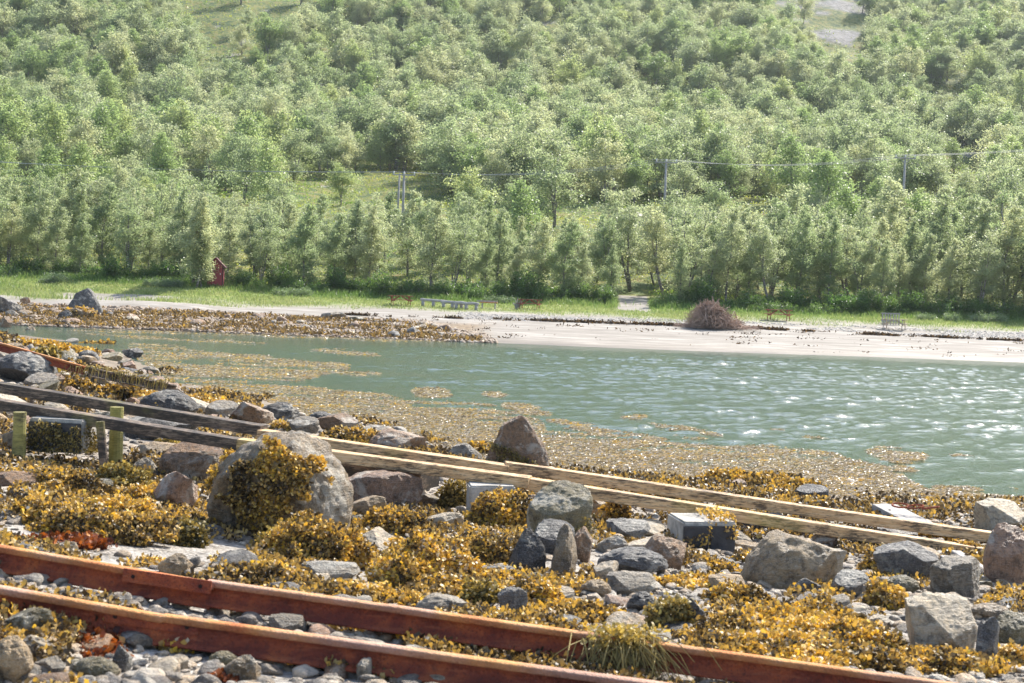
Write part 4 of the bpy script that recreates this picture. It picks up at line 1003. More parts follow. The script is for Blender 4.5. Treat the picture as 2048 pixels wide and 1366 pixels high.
# ------------------------------------------------------------------ foreground boulders
H_ = [  # px, base, w, h, tint, label, shape, rz, depth
 (545, 1092, 306, 226, 'mott', 'huge rounded boulder with wrack across its front, in the middle of the shore', 4, .5, .8),
 (370, 968, 128, 84, 'brown', 'smooth brown boulder tucked behind the left side of the huge boulder', 9, .2, .9),
 (352, 1024, 112, 82, 'pink', 'wet pinkish angular rock at the left foot of the huge boulder', 3, .9, .7),
 (760, 1022, 165, 76, 'pink', 'broad brown-pink peaked rock right behind the huge boulder', 6, .1, .8),
 (735, 1040, 80, 48, 'tan', 'small tan rock leaning on the broad brown-pink rock', 1, .3, .7),
 (1025, 944, 150, 112, 'brown', 'tall pointed boulder standing at the water above the timber beams', 8, 2.2, .7),
 (1118, 1084, 132, 116, 'green', 'rounded dark-faced boulder just below the front timber beam', 9, .0, .8),
 (1180, 1040, 60, 55, 'tan', 'tan rock touching the right side of the rounded dark-faced boulder', 2, .4, .8),
 (1052, 1152, 84, 92, 'dark', 'dark wet rock left of the upright mottled rock', 0, .5, .8),
 (1104, 1110, 86, 66, 'blue', 'blue-black rock behind the upright mottled rock', 9, .5, .8),
 (1126, 1156, 82, 104, 'mott', 'upright mottled rock like a tooth', 6, 1.4, .6),
 (1165, 1125, 50, 70, 'brown', 'brown rock against the right side of the upright mottled rock', 2, 1.0, .6),
 (1258, 1076, 92, 34, 'blue', 'flat slate-coloured slab left of the split concrete block', 5, .1, .8),
 (1228, 1108, 66, 36, 'grey', 'grey stone below the slate-coloured slab', 8, .1, .8),
 (1268, 1154, 148, 54, 'blue', 'low arched blue-grey slab with a small tuft of wrack on top', 4, .1, .6),
 (1334, 1140, 120, 66, 'brown', 'brown-veined rock sloping down beside the arched slab', 7, .9, .7),
 (1264, 1194, 104, 46, 'grey', 'light grey veined rock in front of the arched slab', 5, .2, .7),
 (1212, 1170, 76, 46, 'pale', 'pale tan rock with a small knob left of the light grey veined rock', 1, .8, .7),
 (1192, 1196, 66, 34, 'tan', 'tan cobble half under wrack below the upright mottled rock', 4, .2, .7),
 (1602, 1180, 232, 106, 'mott', 'big mottled grey and tan boulder on the right, below the beams', 7, .3, .7),
 (1812, 1166, 140, 76, 'blue', 'blue-grey boulder right of the big mottled boulder', 2, .3, .7),
 (1922, 1200, 134, 84, 'grey', 'light grey sloping boulder beside the pale split planks', 6, .6, .7),
 (1892, 1318, 176, 124, 'pale', 'large pale angular boulder in the lower right corner', 5, .5, .7),
 (1980, 1335, 84, 104, 'blue', 'blue slab leaning on the right side of the large pale angular boulder', 3, 1.1, .5),
 (2018, 1170, 84, 118, 'pink', 'pinkish-brown round boulder at the right edge by the end of the beams', 9, .1, .9),
 (2010, 1064, 132, 62, 'pale', 'pale creased rock at the waterline on the right edge', 5, .8, .8),
 (1702, 1200, 76, 56, 'dark', 'dark rock in front of the big mottled boulder', 9, .3, .7),
 (1624, 1196, 70, 38, 'blue', 'small blue angular rock below the big mottled boulder', 3, .3, .7),
 (1545, 1072, 130, 42, 'blue', 'dark rock under the front beam left of the right-hand boulders', 4, .1, .6),
 (1650, 1095, 60, 40, 'brown', 'brown pointed cobble between the beam and the mottled boulder', 0, .2, .8),
 (1626, 998, 66, 26, 'blue', 'smooth dark blue rock at the water behind the back beam', 9, .0, .8),
 (1740, 1100, 60, 26, 'dark', 'slim dark stone under the front beam on the right', 4, .3, .7),
 (1800, 1080, 90, 24, 'blue', 'flat blue-black stone under the right end of the front beam', 5, .3, .7),
 (1808, 1190, 76, 36, 'green', 'greenish flat cobble between the blue-grey and the pale boulders', 4, .2, .7),
 (1985, 1245, 96, 34, 'tan', 'smooth oval tan cobble at the lower right', 4, .1, .6),
 (2026, 1290, 66, 62, 'green', 'round striped greenish cobble at the right edge', 9, .1, .8),
 (888, 1064, 84, 38, 'pale', 'pale flat stone in the gap below the beams', 1, .3, .7),
 (826, 1062, 44, 32, 'blue', 'small dark-and-white stone left of the pale flat stone', 8, .3, .7),
 (808, 1004, 90, 30, 'pale', 'pale slab under the beams right of the brown-pink rock', 5, .2, .7),
 (862, 1018, 70, 28, 'grey', 'grey slab beside the white-topped block', 3, .2, .7),
 (658, 1164, 120, 36, 'grey', 'long pale grey slab below the middle wrack mound', 5, .1, .6),
 (884, 1236, 122, 42, 'grey', 'pale grey wavy rock behind the upper rail in the middle', 7, .1, .6),
 (1022, 1238, 66, 62, 'blue', 'blue-grey rock half under wrack behind the upper rail', 6, .3, .7),
 (345, 1150, 70, 42, 'tan', 'tan triangular cobble behind the upper rail on the left', 8, .3, .8),
 (124, 1112, 54, 28, 'pale', 'pale cobble behind the upper rail among red wrack', 1, .3, .8),
 (38, 1104, 60, 20, 'tan', 'flat tan stone behind the upper rail at the left edge', 4, .3, .8),
 (30, 980, 90, 34, 'brown', 'brown stone at the left edge above the wrack mounds', 5, .3, .8),
 (26, 905, 56, 48, 'pale', 'pale rounded stone at the left edge under the beams', 2, .3, .8),
 (200, 985, 44, 26, 'green', 'round green-grey cobble between wrack mounds on the left', 9, .2, .8),
 (312, 920, 78, 34, 'tan', 'tan slab right of the short posts', 5, .2, .8),
 (284, 955, 56, 40, 'pale', 'pale pebbly stone left of the smooth brown boulder', 8, .2, .8),
 (48, 1290, 100, 72, 'green', 'mossy green rounded stone under the lower rail at the left edge', 1, .3, .8),
 (10, 1368, 90, 90, 'tan', 'large tan cobble cut by the bottom left corner', 4, .3, .8),
 (62, 1332, 92, 54, 'pale', 'pale creased cobble in the bottom left', 7, .2, .7),
 (92, 1308, 60, 36, 'tan', 'tan blocky cobble below the mossy green stone', 3, .2, .7),
 (92, 1362, 66, 44, 'grey', 'grey cobble in the bottom left beside the dark green one', 2, .2, .8),
 (180, 1364, 104, 44, 'green', 'long dark green spotted stone at the bottom left', 4, .1, .6),
 (242, 1345, 44, 56, 'blue', 'small blue angular stone standing below the lower rail', 3, .5, .7),
 (272, 1300, 62, 28, 'grey', 'smooth dark grey oval cobble below the lower rail', 4, .1, .7),
 (352, 1338, 46, 24, 'pale', 'small pale cobble on the gravel at the bottom', 9, .1, .7),
 (442, 1334, 60, 28, 'green', 'flat olive cobble at the bottom', 4, .1, .7),
 (480, 1362, 76, 50, 'tan', 'tan peaked cobble at the bottom beside the lower rail', 8, .3, .7),
 (765, 1284, 86, 28, 'brown', 'flat brown stone lying between the two rusty rails', 4, .1, .6),
 (812, 1285, 34, 24, 'tan', 'small tan stone between the two rusty rails', 9, .1, .6),
 (728, 1364, 52, 46, 'pale', 'pale elongated stone below the lower rail', 6, 1.2, .6),
 (570, 1266, 74, 34, 'grey', 'grey stone between the rusty rails left of the brown one', 5, .2, .7),
 (1245, 1286, 84, 54, 'tan', 'tan rounded rock behind the upper rail where the weed hangs', 9, .3, .8),
 (1160, 1302, 50, 30, 'grey', 'grey stone between the rails left of the hanging weed', 2, .3, .8),
 (1400, 1358, 70, 36, 'pale', 'pale stone under the upper rail at the bottom right', 5, .3, .8),
 (1480, 1366, 72, 36, 'grey', 'striped grey stone at the bottom right under the rail', 7, .3, .8),
 (1390, 1262, 60, 66, 'blue', 'blue upright stone beside the tall wrack tuft at the lower right', 3, .3, .6),
 (1285, 1230, 66, 44, 'blue', 'smooth blue-grey stone left of the tall wrack tuft', 4, .3, .6),
 (1455, 1186, 80, 34, 'tan', 'tan flat stone above the wrack field at the lower right', 5, .3, .7),
 (1120, 1210, 56, 34, 'pale', 'pale stone among wrack in the lower middle', 9, .3, .7),
 (1760, 1262, 46, 30, 'pale', 'small pale stone on the wrack field by the large angular boulder', 2, .3, .7),
 # left bank
 (34, 766, 132, 62, 'blue', 'big dark rounded boulder on the left bank under the rusty rail', 4, .4, .8),
 (74, 782, 66, 36, 'grey', 'grey cobble in front of the big dark boulder on the left bank', 9, .4, .8),
 (108, 774, 34, 28, 'brown', 'brown cobble right of the grey one on the left bank', 2, .4, .8),
 (16, 726, 60, 24, 'pale', 'pale rock behind the big dark boulder on the left bank', 5, .4, .8),
 (88, 752, 66, 52, 'green', 'slab coated with weed leaning on the far rusty rail', 6, .8, .6),
 (326, 836, 122, 54, 'dark', 'dark rounded boulder behind the back beam on the left', 4, .0, .8),
 (300, 880, 190, 44, 'dark', 'long dark rock with a hollow below, between the left beams', 7, .2, .6),
 (438, 834, 64, 32, 'grey', 'grey speckled cobble right of the dark rounded boulder', 9, .4, .8),
 (500, 850, 92, 46, 'brown', 'brown blocky rock behind the left end of the pale beams', 3, .3, .8),
 (552, 838, 84, 34, 'dark', 'black-topped ridge rock at the water above the huge boulder', 8, .2, .8),
 (604, 866, 60, 32, 'grey', 'rounded grey stone behind the pale beams', 9, .2, .8),
 (670, 868, 84, 40, 'brown', 'brown rock at the water behind the pale beams', 2, .2, .8),
 (640, 842, 50, 18, 'dark', 'small dark flat stone at the water', 4, .2, .8),
 (792, 904, 130, 42, 'brown', 'long low brown rock at the water behind the pale beams', 7, .2, .8),
 (745, 880, 60, 28, 'grey', 'round grey stone right of the wrack mound behind the beams', 9, .2, .8),
 (920, 922, 90, 34, 'grey', 'grey pointed rock left of the tall pointed boulder', 8, .2, .8),
 (222, 780, 80, 34, 'tan', 'tan flat rock on the left bank below the rusty rail', 5, .4, .8),
 (175, 766, 50, 26, 'grey', 'grey rock on the left bank under the rusty rail', 8, .4, .8),
 (8, 662, 26, 30, 'brown', 'brown rock on the crest of the left bank at the edge', 2, .4, .8),
 (58, 669, 24, 18, 'tan', 'small pointed tan rock on the crest of the left bank', 8, .4, .8),
 (118, 676, 52, 14, 'grey', 'flat grey slab on the tip of the left bank', 5, .1, .6),
 (142, 690, 28, 14, 'pale', 'pale stone below the flat slab on the tip of the left bank', 9, .1, .6),
 (240, 696, 22, 11, 'grey', 'small grey pointed stone out in the shallow water on the left', 8, .1, .8),
 (262, 716, 44, 20, 'dark', 'dark rock awash in the shallow water on the left', 2, .1, .8),
 (340, 712, 22, 7, 'grey', 'tiny grey stone awash right of the dark one', 4, .1, .8),
]
for px_, b_, w_, h_, t_, lab, k_, rz_, d_ in H_:
    rock(px_, b_, w_, h_, t_, lab, 10 if 'tall pointed' in lab else 11 if 'tooth' in lab else k_, rz=.3 if 'tall pointed' in lab else rz_, tilty=.42 if 'huge' in lab[:5] else 0, depth=d_, cat='rock' if w_ < 110 else 'boulder', name='rock' if w_ < 110 else 'boulder')
BIG = ROCKS[-len(H_)]; BYLAB = {o['label']: o for o in ROCKS}
# medium stones
hero = np.array([[o.location.x, o.location.y, max(o.scale.x, o.scale.y)] for o in ROCKS if o.location.y < 70])
SAND = [[(0, 1048), (190, 1050), (480, 1088), (500, 1128), (330, 1128), (230, 1140), (0, 1084)], [(0, 1140), (480, 1212), (480, 1245), (0, 1185)], [(260, 1290), (640, 1330), (640, 1366), (260, 1366)]]
rq = np.random.RandomState(77)
STONES = []; cnt = 0; tries = 0
cells = []
while cnt < 240 and tries < 9000:
    tries += 1
    px_ = rq.uniform(-60, 2100); py_ = 700 + 680 * rq.rand() ** .55
    if cnt < 75: px_ = rq.uniform(-40, 660); py_ = rq.uniform(672, 860)
    if cnt < 24: px_ = rq.uniform(60, 330); py_ = 672 + (px_ - 60) * .3 + rq.uniform(-4, 34)
    if px_ > 330 and py_ < 800 + (px_ - 330) * .13: continue
    P = ground_hit(px_, py_)
    if P[2] < -.05 or P[1] > 60: continue
    if inpoly([px_], [py_], SAND[0])[0] or (inpoly([px_], [py_], SAND[1])[0] and rq.rand() < .75) or (inpoly([px_], [py_], SAND[2])[0] and rq.rand() < .6): continue
    s = rq.gamma(3., .026) + (.12 if cnt < 24 else .07 if cnt < 75 else .03); s = min(s, .24) * (1 + .012 * P[1])
    if P[1] < 8.5: s = min(s, .085)
    if (np.hypot(hero[:, 0] - P[0], hero[:, 1] - P[1]) < hero[:, 2] * .95 + s * .5).any(): continue
    if cells and (np.hypot(*(np.array(cells)[:, :2] - P[:2]).T) < (np.array(cells)[:, 2] + s) * .75).any(): continue
    cells.append((P[0], P[1], s))
    t = ['tan', 'grey', 'brown', 'pale', 'blue', 'green', 'pink', 'dark', 'tan', 'pale'][rq.randint(10)]
    if P[1] < 8.4 and t in ('blue', 'dark', 'grey'): t = ['tan', 'pale', 'brown'][cnt % 3]
    o = link('stone', RME[rq.randint(10)] if s > .12 else PME[rq.randint(8)]); o.location = (P[0], P[1], P[2] + s * .08)
    o.scale = (s * rq.uniform(.95, 1.4), s * rq.uniform(.75, 1.1), s * rq.uniform(.45, .8)); o.rotation_euler = (rq.normal(0, .2), rq.normal(0, .2), rq.uniform(0, 6.28))
    c = np.array(TINT[t]) * rq.uniform(.85, 1.25); o.color = (*c, 1)
    reg = ('on the left bank' if P[1] > 22 else 'below the timber beams' if P[1] > 13 and px_ > 650 else 'left of the huge boulder' if px_ < 450 and P[1] > 8.2 else 'in front of the rusty rails' if P[1] < 6.9
           else 'beside the rusty rails' if P[1] < 8.3 else 'on the middle of the shore' if px_ < 1250 else 'on the right of the shore')
    cn = {'tan': 'tan', 'grey': 'grey', 'brown': 'brown', 'pale': 'pale', 'blue': 'blue-grey', 'green': 'greenish', 'pink': 'pinkish', 'dark': 'dark'}[t]
    sz = 'small' if s < .08 else 'middle-sized' if s < .14 else 'large'
    tag(o, '%s %s stone lying %s' % (sz, cn, reg), 'stone', '%s %s stones %s' % (sz, cn, reg)); STONES.append((o, s)); cnt += 1
_g = {}
for o, s in STONES: _g.setdefault(o['label'], []).append(o)
for lab, qs in _g.items():
    qs.sort(key=lambda o: o.location.x / o.location.y)
    for i, o in enumerate(qs):
        if len(qs) > 1: o['label'] = '%s, %s from left' % (lab, ORD2[min(i, 19)])
# pebbles
n = 30000; px_ = rq.uniform(-120, 2200, n); Y_ = np.exp(rq.uniform(math.log(5.2), math.log(34), n)); X_ = (px_ - 1024) / F_PX * Y_
Z_ = height(X_, Y_); bx_, by_ = proj(np.column_stack([X_, Y_, Z_])); q2 = np.column_stack([X_, Y_])
k = (Z_ > -.04) & (fbm(q2 / .9, 3, 70) > -.3)
for sp__, f_ in zip(SAND, (.1, .55, .5)): k &= ~(inpoly(bx_, by_, sp__) & (rq.rand(n) > f_))
X_, Y_, Z_ = X_[k], Y_[k], Z_[k]; n = len(X_)
srcs = [o for o, s in STONES if o.data in PME][:20]
sz_ = rq.gamma(2.0, .0095, n) * (1 + Y_ * .03) + .008
C4 = np.array_split(rq.permutation(n), 4)
for ids, colr, nm in zip(C4, [(.42, .33, .23), (.29, .25, .2), (.54, .47, .38), (.17, .15, .13)], ['tan', 'grey', 'pale', 'dark']):
    m_ = len(ids)
    o = pebble_field('%s_pebbles' % nm, '%s pebbles scattered over the whole near shore' % nm, m_, np.column_stack([X_[ids], Y_[ids], Z_[ids] + sz_[ids] * .15]), sz_[ids], srcs, .62, 'pebbles')
    o.color = (*colr, 1)

# ------------------------------------------------------------------ rails
def rail(name, segs, label, matl=M_RUST, hgt=.14, wob=.004, head=.066):
    """segs: list of (A, B) head-top points; returns the root"""
    pr = np.array([(-.06, 0), (.06, 0), (.06, .012), (.010, .026), (.008, .095), (head / 2 - .004, .106), (head / 2, .112), (head / 2, .134), (head / 2 - .008, .14), (-head / 2 + .008, .14), (-head / 2, .134), (-head / 2, .112), (-head / 2 + .004, .106), (-.008, .095), (-.010, .026), (-.06, .012)]) * [1, hgt / .14]
    root = empty(name, tuple(segs[0][0])); tag(root, label, 'rail')
    rg = np.random.RandomState(int(abs(segs[0][0][1]) * 100))
    for A, B in segs:
        A, B = np.array(A), np.array(B); L = np.linalg.norm(B - A); n = max(8, int(L / .12)); t = np.linspace(0, 1, n)[:, None]
        d = (B - A) / L; sd_ = np.cross(d, [0, 0, 1]); sd_ /= np.linalg.norm(sd_); u = np.cross(sd_, d)
        w_ = np.column_stack([fbm(np.column_stack([t[:, 0] * L * 1.5, t[:, 0] * 0 + 3]), 3, 2), fbm(np.column_stack([t[:, 0] * L * 1.5, t[:, 0] * 0 + 9]), 3, 5)]) * wob
        C = A + (B - A) * t - root.location[:] + w_[:, :1] * sd_ + w_[:, 1:] * u
        rough = fbm(np.column_stack([np.repeat(t[:, 0] * L * 9, len(pr)), np.tile(np.arange(len(pr)), n)]), 2, 1).reshape(n, len(pr)) * .0022
        V = C[:, None] + (pr[None, :, :1] * (1 + 0 * rough[..., None]) + rough[..., None]) * sd_ + (pr[None, :, 1:] - hgt + rough[..., None]) * u
        m_ = len(pr); idx = np.arange(n * m_).reshape(n, m_)
        F = np.stack([idx[:-1], np.roll(idx, -1, 1)[:-1], np.roll(idx, -1, 1)[1:], idx[1:]], -1)
        hd = np.tile([1. if (pr[i, 1] > .128 and pr[(i + 1) % m_, 1] > .128) else .55 if (pr[i, 1] > .105 * hgt / .14 and pr[(i + 1) % m_, 1] > .105 * hgt / .14) else 0. for i in range(m_)], n - 1)
        link('rail_section', mesh('rail_section', V.reshape(-1, 3), F.reshape(-1, 4), matl, False, {'hd': ('FACE', hd)}), root)
    return root
def plate(root, A, B, t0, L, off, nholes=2, dz=-.075, hh=.075, over=None):
    A, B = np.array(A), np.array(B); d = (B - A) / np.linalg.norm(B - A); sd_ = np.cross(d, [0, 0, 1]); sd_ /= np.linalg.norm(sd_)
    if sd_[1] > 0: sd_ = -sd_
    u = np.array([0, 0, 1.]); c = A + (B - A) * t0 - np.array(root.location[:]) + sd_ * off + u * dz
    m_ = MB(); m_.box(c, (L, .016, hh), np.column_stack([d, sd_, np.cross(d, sd_)]), .003); p = m_.build('fishplate', M_RUST, root)
    for q in np.linspace(-.38, .38, nholes):
        m_ = MB(); cc = c + d * L * q; m_.tube([cc - sd_ * .004, cc + sd_ * .0105], .0115, 12); m_.build('hole_shade_disc', M_HOLESHADE, p)  # dark raised discs stand in for the shade inside the holes
A0, A1, A2 = at(-200, 1056, 8.16), at(432, 1166, 7.95), at(2300, 1421, 7.25)
r1 = rail('rail', [(A0, A1), (at(416, 1160, 7.96), A2)], 'upper rusty red rail with an orange head running across the foreground')
plate(r1, A0, A2, .235, .52, .02)
B0, B1, B2 = at(-200, 1137, 7.08), at(330, 1231, 6.95), at(2300, 1500, 6.55)
r2 = rail('rail', [(B0, B1), (at(328, 1229, 6.95), B2)], 'lower rusty red rail nearest the camera, leaving at the bottom edge')
plate(r2, B0, B2, .215, .48, .02)
def at_above(px_, py_, h):
    P = ground_hit(px_, py_); r_ = (CAM - P) / np.linalg.norm(CAM - P)
    for t in np.arange(0, 15, .1):
        q = P + r_ * t
        if q[2] - float(height(q[:1], q[1:2])[0]) > h: return q
    return q
C0, C1, C2 = at_above(-60, 668, .42), at_above(172, 733, .5), at_above(352, 770, .42)
rail('rail', [(C0, C1)], 'far rusty rail on the left bank, red and bare', hgt=.15)
rail('rail', [(C1 + (C2 - C1) * .03, C2)], 'dark weed-hung rail end running from the left bank into the water', M_WDARK, hgt=.17)

# ------------------------------------------------------------------ timber slipway
def timber(A, B, w_, h_, matl, label, name='timber_beam', cat='timber beam', grp=None, bev=.006):
    A, B = np.array(A), np.array(B); L = np.linalg.norm(B - A); d = (B - A) / L
    n = max(6, int(L / .3)); hx, hz = w_ / 2, h_ / 2; b = bev
    pr = np.array([(-hx + b, -hz), (hx - b, -hz), (hx, -hz + b), (hx, hz - b), (hx - b, hz), (-hx + b, hz), (-hx, hz - b), (-hx, -hz + b)]); m_ = 8
    t = np.linspace(0, L, n); rgn = fbm(np.column_stack([np.repeat(t * 1.1, m_), np.tile(np.arange(m_) * 1.7, n)]), 3, A[0] % 5).reshape(n, m_) * .006
    V = np.stack([np.repeat(t[:, None], m_, 1), pr[None, :, 0] * (1 + 0 * rgn) + rgn, pr[None, :, 1] + rgn * .8 + (.008 * fbm(np.column_stack([t / 1.6, t * 0]), 2, 3))[:, None]], -1).reshape(-1, 3)
    idx = np.arange(n * m_).reshape(n, m_)
    F = [list(q) for q in np.stack([idx[:-1], idx[1:], np.roll(idx, -1, 1)[1:], np.roll(idx, -1, 1)[:-1]], -1).reshape(-1, 4)]
    mb_ = MB(); mb_.add(V, F + [list(idx[0]), list(idx[-1][::-1])])
    o = mb_.build(name, matl); o.location = tuple(A)
    sd_ = np.cross(d, [0, 0, 1]); sd_ /= np.linalg.norm(sd_); sd_ = -sd_; u = np.cross(d, sd_)
    o.rotation_euler = Matrix(np.column_stack([d, sd_, u]).tolist()).to_euler()
    return tag(o, label, cat, grp)
timber(at(-260, 732, 18.9), at(528, 861, 17.3), .2, .125, M_WDARK, 'dark weathered left half of the back slipway beam')
timber(at(520, 868, 17.25), at(1020, 940, 16.6), .2, .12, M_WPALE, 'pale middle length of the back slipway beam behind the huge boulder')
timber(at(1010, 933, 16.65), at(1994, 1076, 17.1), .2, .12, M_WPALE, 'green-stained right length of the back slipway beam ending by the pinkish boulder')
timber(at(-260, 766, 17.8), at(490, 890, 16.3), .2, .125, M_WDARK, 'dark weathered left half of the front slipway beam')
timber(at(480, 887, 16.25), at(1060, 964, 15.55), .2, .12, M_WPALE, 'pale middle length of the front slipway beam above the white-topped block')
timber(at(1052, 966, 15.6), at(1965, 1106, 16.0), .2, .125, M_WPALE, 'orange-stained right length of the front slipway beam')
def post(px_, y0, y1, D, w_, label, matl=M_WGREEN, lean=0.0):
    T = at(px_, y0, D); s = F_PX / D; rr_ = w_ / s / 2; L = (y1 - y0) / s + .15
    m_ = MB(); z = np.linspace(-L, 0, 7); m_.tube(np.column_stack([lean * z, z * 0, z]), rr_ * (1 + .04 * np.sin(z * 9)), 14)
    o = m_.build('post', matl, None, False); o.location = tuple(T); tag(o, label, 'post'); return o
post(40, 824, 925, 16.6, 26, 'left round greenish post under the front beam')
post(234, 814, 916, 17.4, 27, 'right round greenish post between the two beams')
post(200, 843, 932, 16.3, 18, 'split blackened post leaning beside the weedy block', M_WDARK, -.12)
post(64, 788, 812, 18.9, 9, 'thin dark stub under the back beam', M_WDARK)
def block(px_, py_, D, w_, dpt, h_, rz, label, matl=M_CONC, front=True, name='concrete_block', cat='block'):
    P = at(px_, py_, D); r = empty(name, tuple(P), rz); tag(r, label, cat)
    bm = bmesh.new(); bmesh.ops.create_cube(bm, size=1)
    bmesh.ops.scale(bm, vec=(w_, dpt, h_), verts=bm.verts); bmesh.ops.bevel(bm, geom=bm.edges[:], offset=.018, segments=2, affect='EDGES')
    bmesh.ops.subdivide_edges(bm, edges=bm.edges[:], cuts=4, use_grid_fill=True)
    co = np.array([v.co[:] for v in bm.verts]); nz_ = fbm(co * 7 + px_, 3, 1) * .014
    for v, q in zip(bm.verts, nz_): v.co *= 1 + q / .35
    me = bpy.data.meshes.new('body'); bm.to_mesh(me); bm.free(); me.materials.append(matl); o = link('body', me, r); o.location = (0, dpt / 2, -h_ / 2)
    if front:
        for q, ww in ((-.26, .47), (.24, .48)):
            m_ = MB(); m_.box((q * w_, -.012, -h_ * .53), (w_ * ww, .03, h_ * .86), None, .01); m_.build('front_shade', M_FRONTSHADE, r)  # dark slabs added to paint the shade on the block's front
    return r
b1 = block(112, 838, 16.75, .68, .42, .40, -.16, 'weedy block with a shaded face painted dark standing between the left posts')
b2 = block(985, 972, 15.3, .5, .4, .34, .1, 'white-topped block half hidden by a wrack mound', front=False)
b3 = block(1420, 1044, 14.4, .56, .6, .4, .16, 'split concrete block with shaded front painted dark below the front beam')
timber(at(1768, 1022, 19.9), at(1925, 1106, 17.4), .36, .2, M_WGREY, 'thick grey sleeper lying crosswise under the right ends of both beams', 'sleeper', 'sleeper')
timber(at(1895, 1118, 14.9), at(2030, 1215, 12.6), .16, .08, M_WGREY, 'pale split plank sloping down beside the light grey boulder', 'plank', 'plank')
timber(at(1912, 1106, 15.2), at(2046, 1196, 12.9), .1, .06, M_WGREY, 'thin cracked plank lying behind the pale split plank', 'plank', 'plank')
timber(at(560, 905, 17.0), at(860, 960, 16.2), .5, .2, M_WDARK, 'weedy dark sleeper under the pale beams right of the huge boulder', 'sleeper', 'sleeper')
ch = empty('chain', tuple(at(1800, 1018, 19.2))); tag(ch, 'rusty iron chain links lying on the grey sleeper behind the back beam', 'chain')
for i in range(3):
    a = np.linspace(0, 2 * math.pi, 17); m_ = MB(); m_.tube(np.column_stack([np.cos(a) * .11 + i * .19, np.sin(a) * .06 - i * .06, .05 + .02 * np.sin(a + i)]), .012, 6, False); m_.build('link', M_RUST, ch)

# ------------------------------------------------------------------ wrack (seaweed)
rw = np.random.RandomState(12)
UPV = np.array([0, 0, 1.])
def spread(n): return .5 + (rw.rand(n) - .5) * (.6 + .4 * rw.rand(n))
def mound(px_, base, w_, h_, label, matl=M_FUC, dens=8200, fs=.028, flat=.75, tone=0.0, dep=.8):
    P = ground_hit(px_, base); s = F_PX / (P - CAM).dot(FWD); rx = w_ / s / 2; ry = rx * dep; rz_ = h_ / s * .78
    fs = max(fs, 6.2 / s)
    c = P + [0, ry * .75, -.02]
    n = int(dens * (rx * 2) * (ry * 2 + rz_) * (.028 / fs) ** 1.8); n = int(min(max(n, 500), 13000))
    d = rw.normal(size=(n, 3)); d[:, 2] = np.abs(d[:, 2]) * .9; d[:, 1] -= .35; d /= np.linalg.norm(d, axis=1)[:, None]; d[:, 2] = np.maximum(d[:, 2], .0)
    lump = 1 + .5 * fbm(d * 2.1 + px_ * .37, 3, 3) + .2 * fbm(d * 6 + px_, 2, 4)
    core = d * [rx, ry, rz_] * .92 * lump[:, None]
    C = core * 1.03 + rw.normal(0, .009, (n, 3))
    N = d * [1, 1, .8] + [0, 0, -.45]; N /= np.linalg.norm(N, axis=1)[:, None]
    lv = np.clip(spread(n) - .17 + .45 * fbm(core * 5 + px_, 2, 5) + .2 * d[:, 2] * rw.rand(n) + tone, 0, 1)  # top light painted in: upper fronds get a brighter tone
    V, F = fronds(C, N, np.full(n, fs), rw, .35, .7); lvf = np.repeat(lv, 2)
    # the dark mat the fronds spring from
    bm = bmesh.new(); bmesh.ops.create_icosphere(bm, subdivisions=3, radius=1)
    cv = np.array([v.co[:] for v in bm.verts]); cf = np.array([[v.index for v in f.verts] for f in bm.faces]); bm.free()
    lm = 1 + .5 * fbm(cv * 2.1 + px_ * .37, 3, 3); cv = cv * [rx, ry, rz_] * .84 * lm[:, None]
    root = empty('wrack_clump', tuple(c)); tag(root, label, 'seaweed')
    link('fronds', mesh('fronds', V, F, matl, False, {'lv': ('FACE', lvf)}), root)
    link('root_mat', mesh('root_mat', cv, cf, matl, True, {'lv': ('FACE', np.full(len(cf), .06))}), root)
    return root
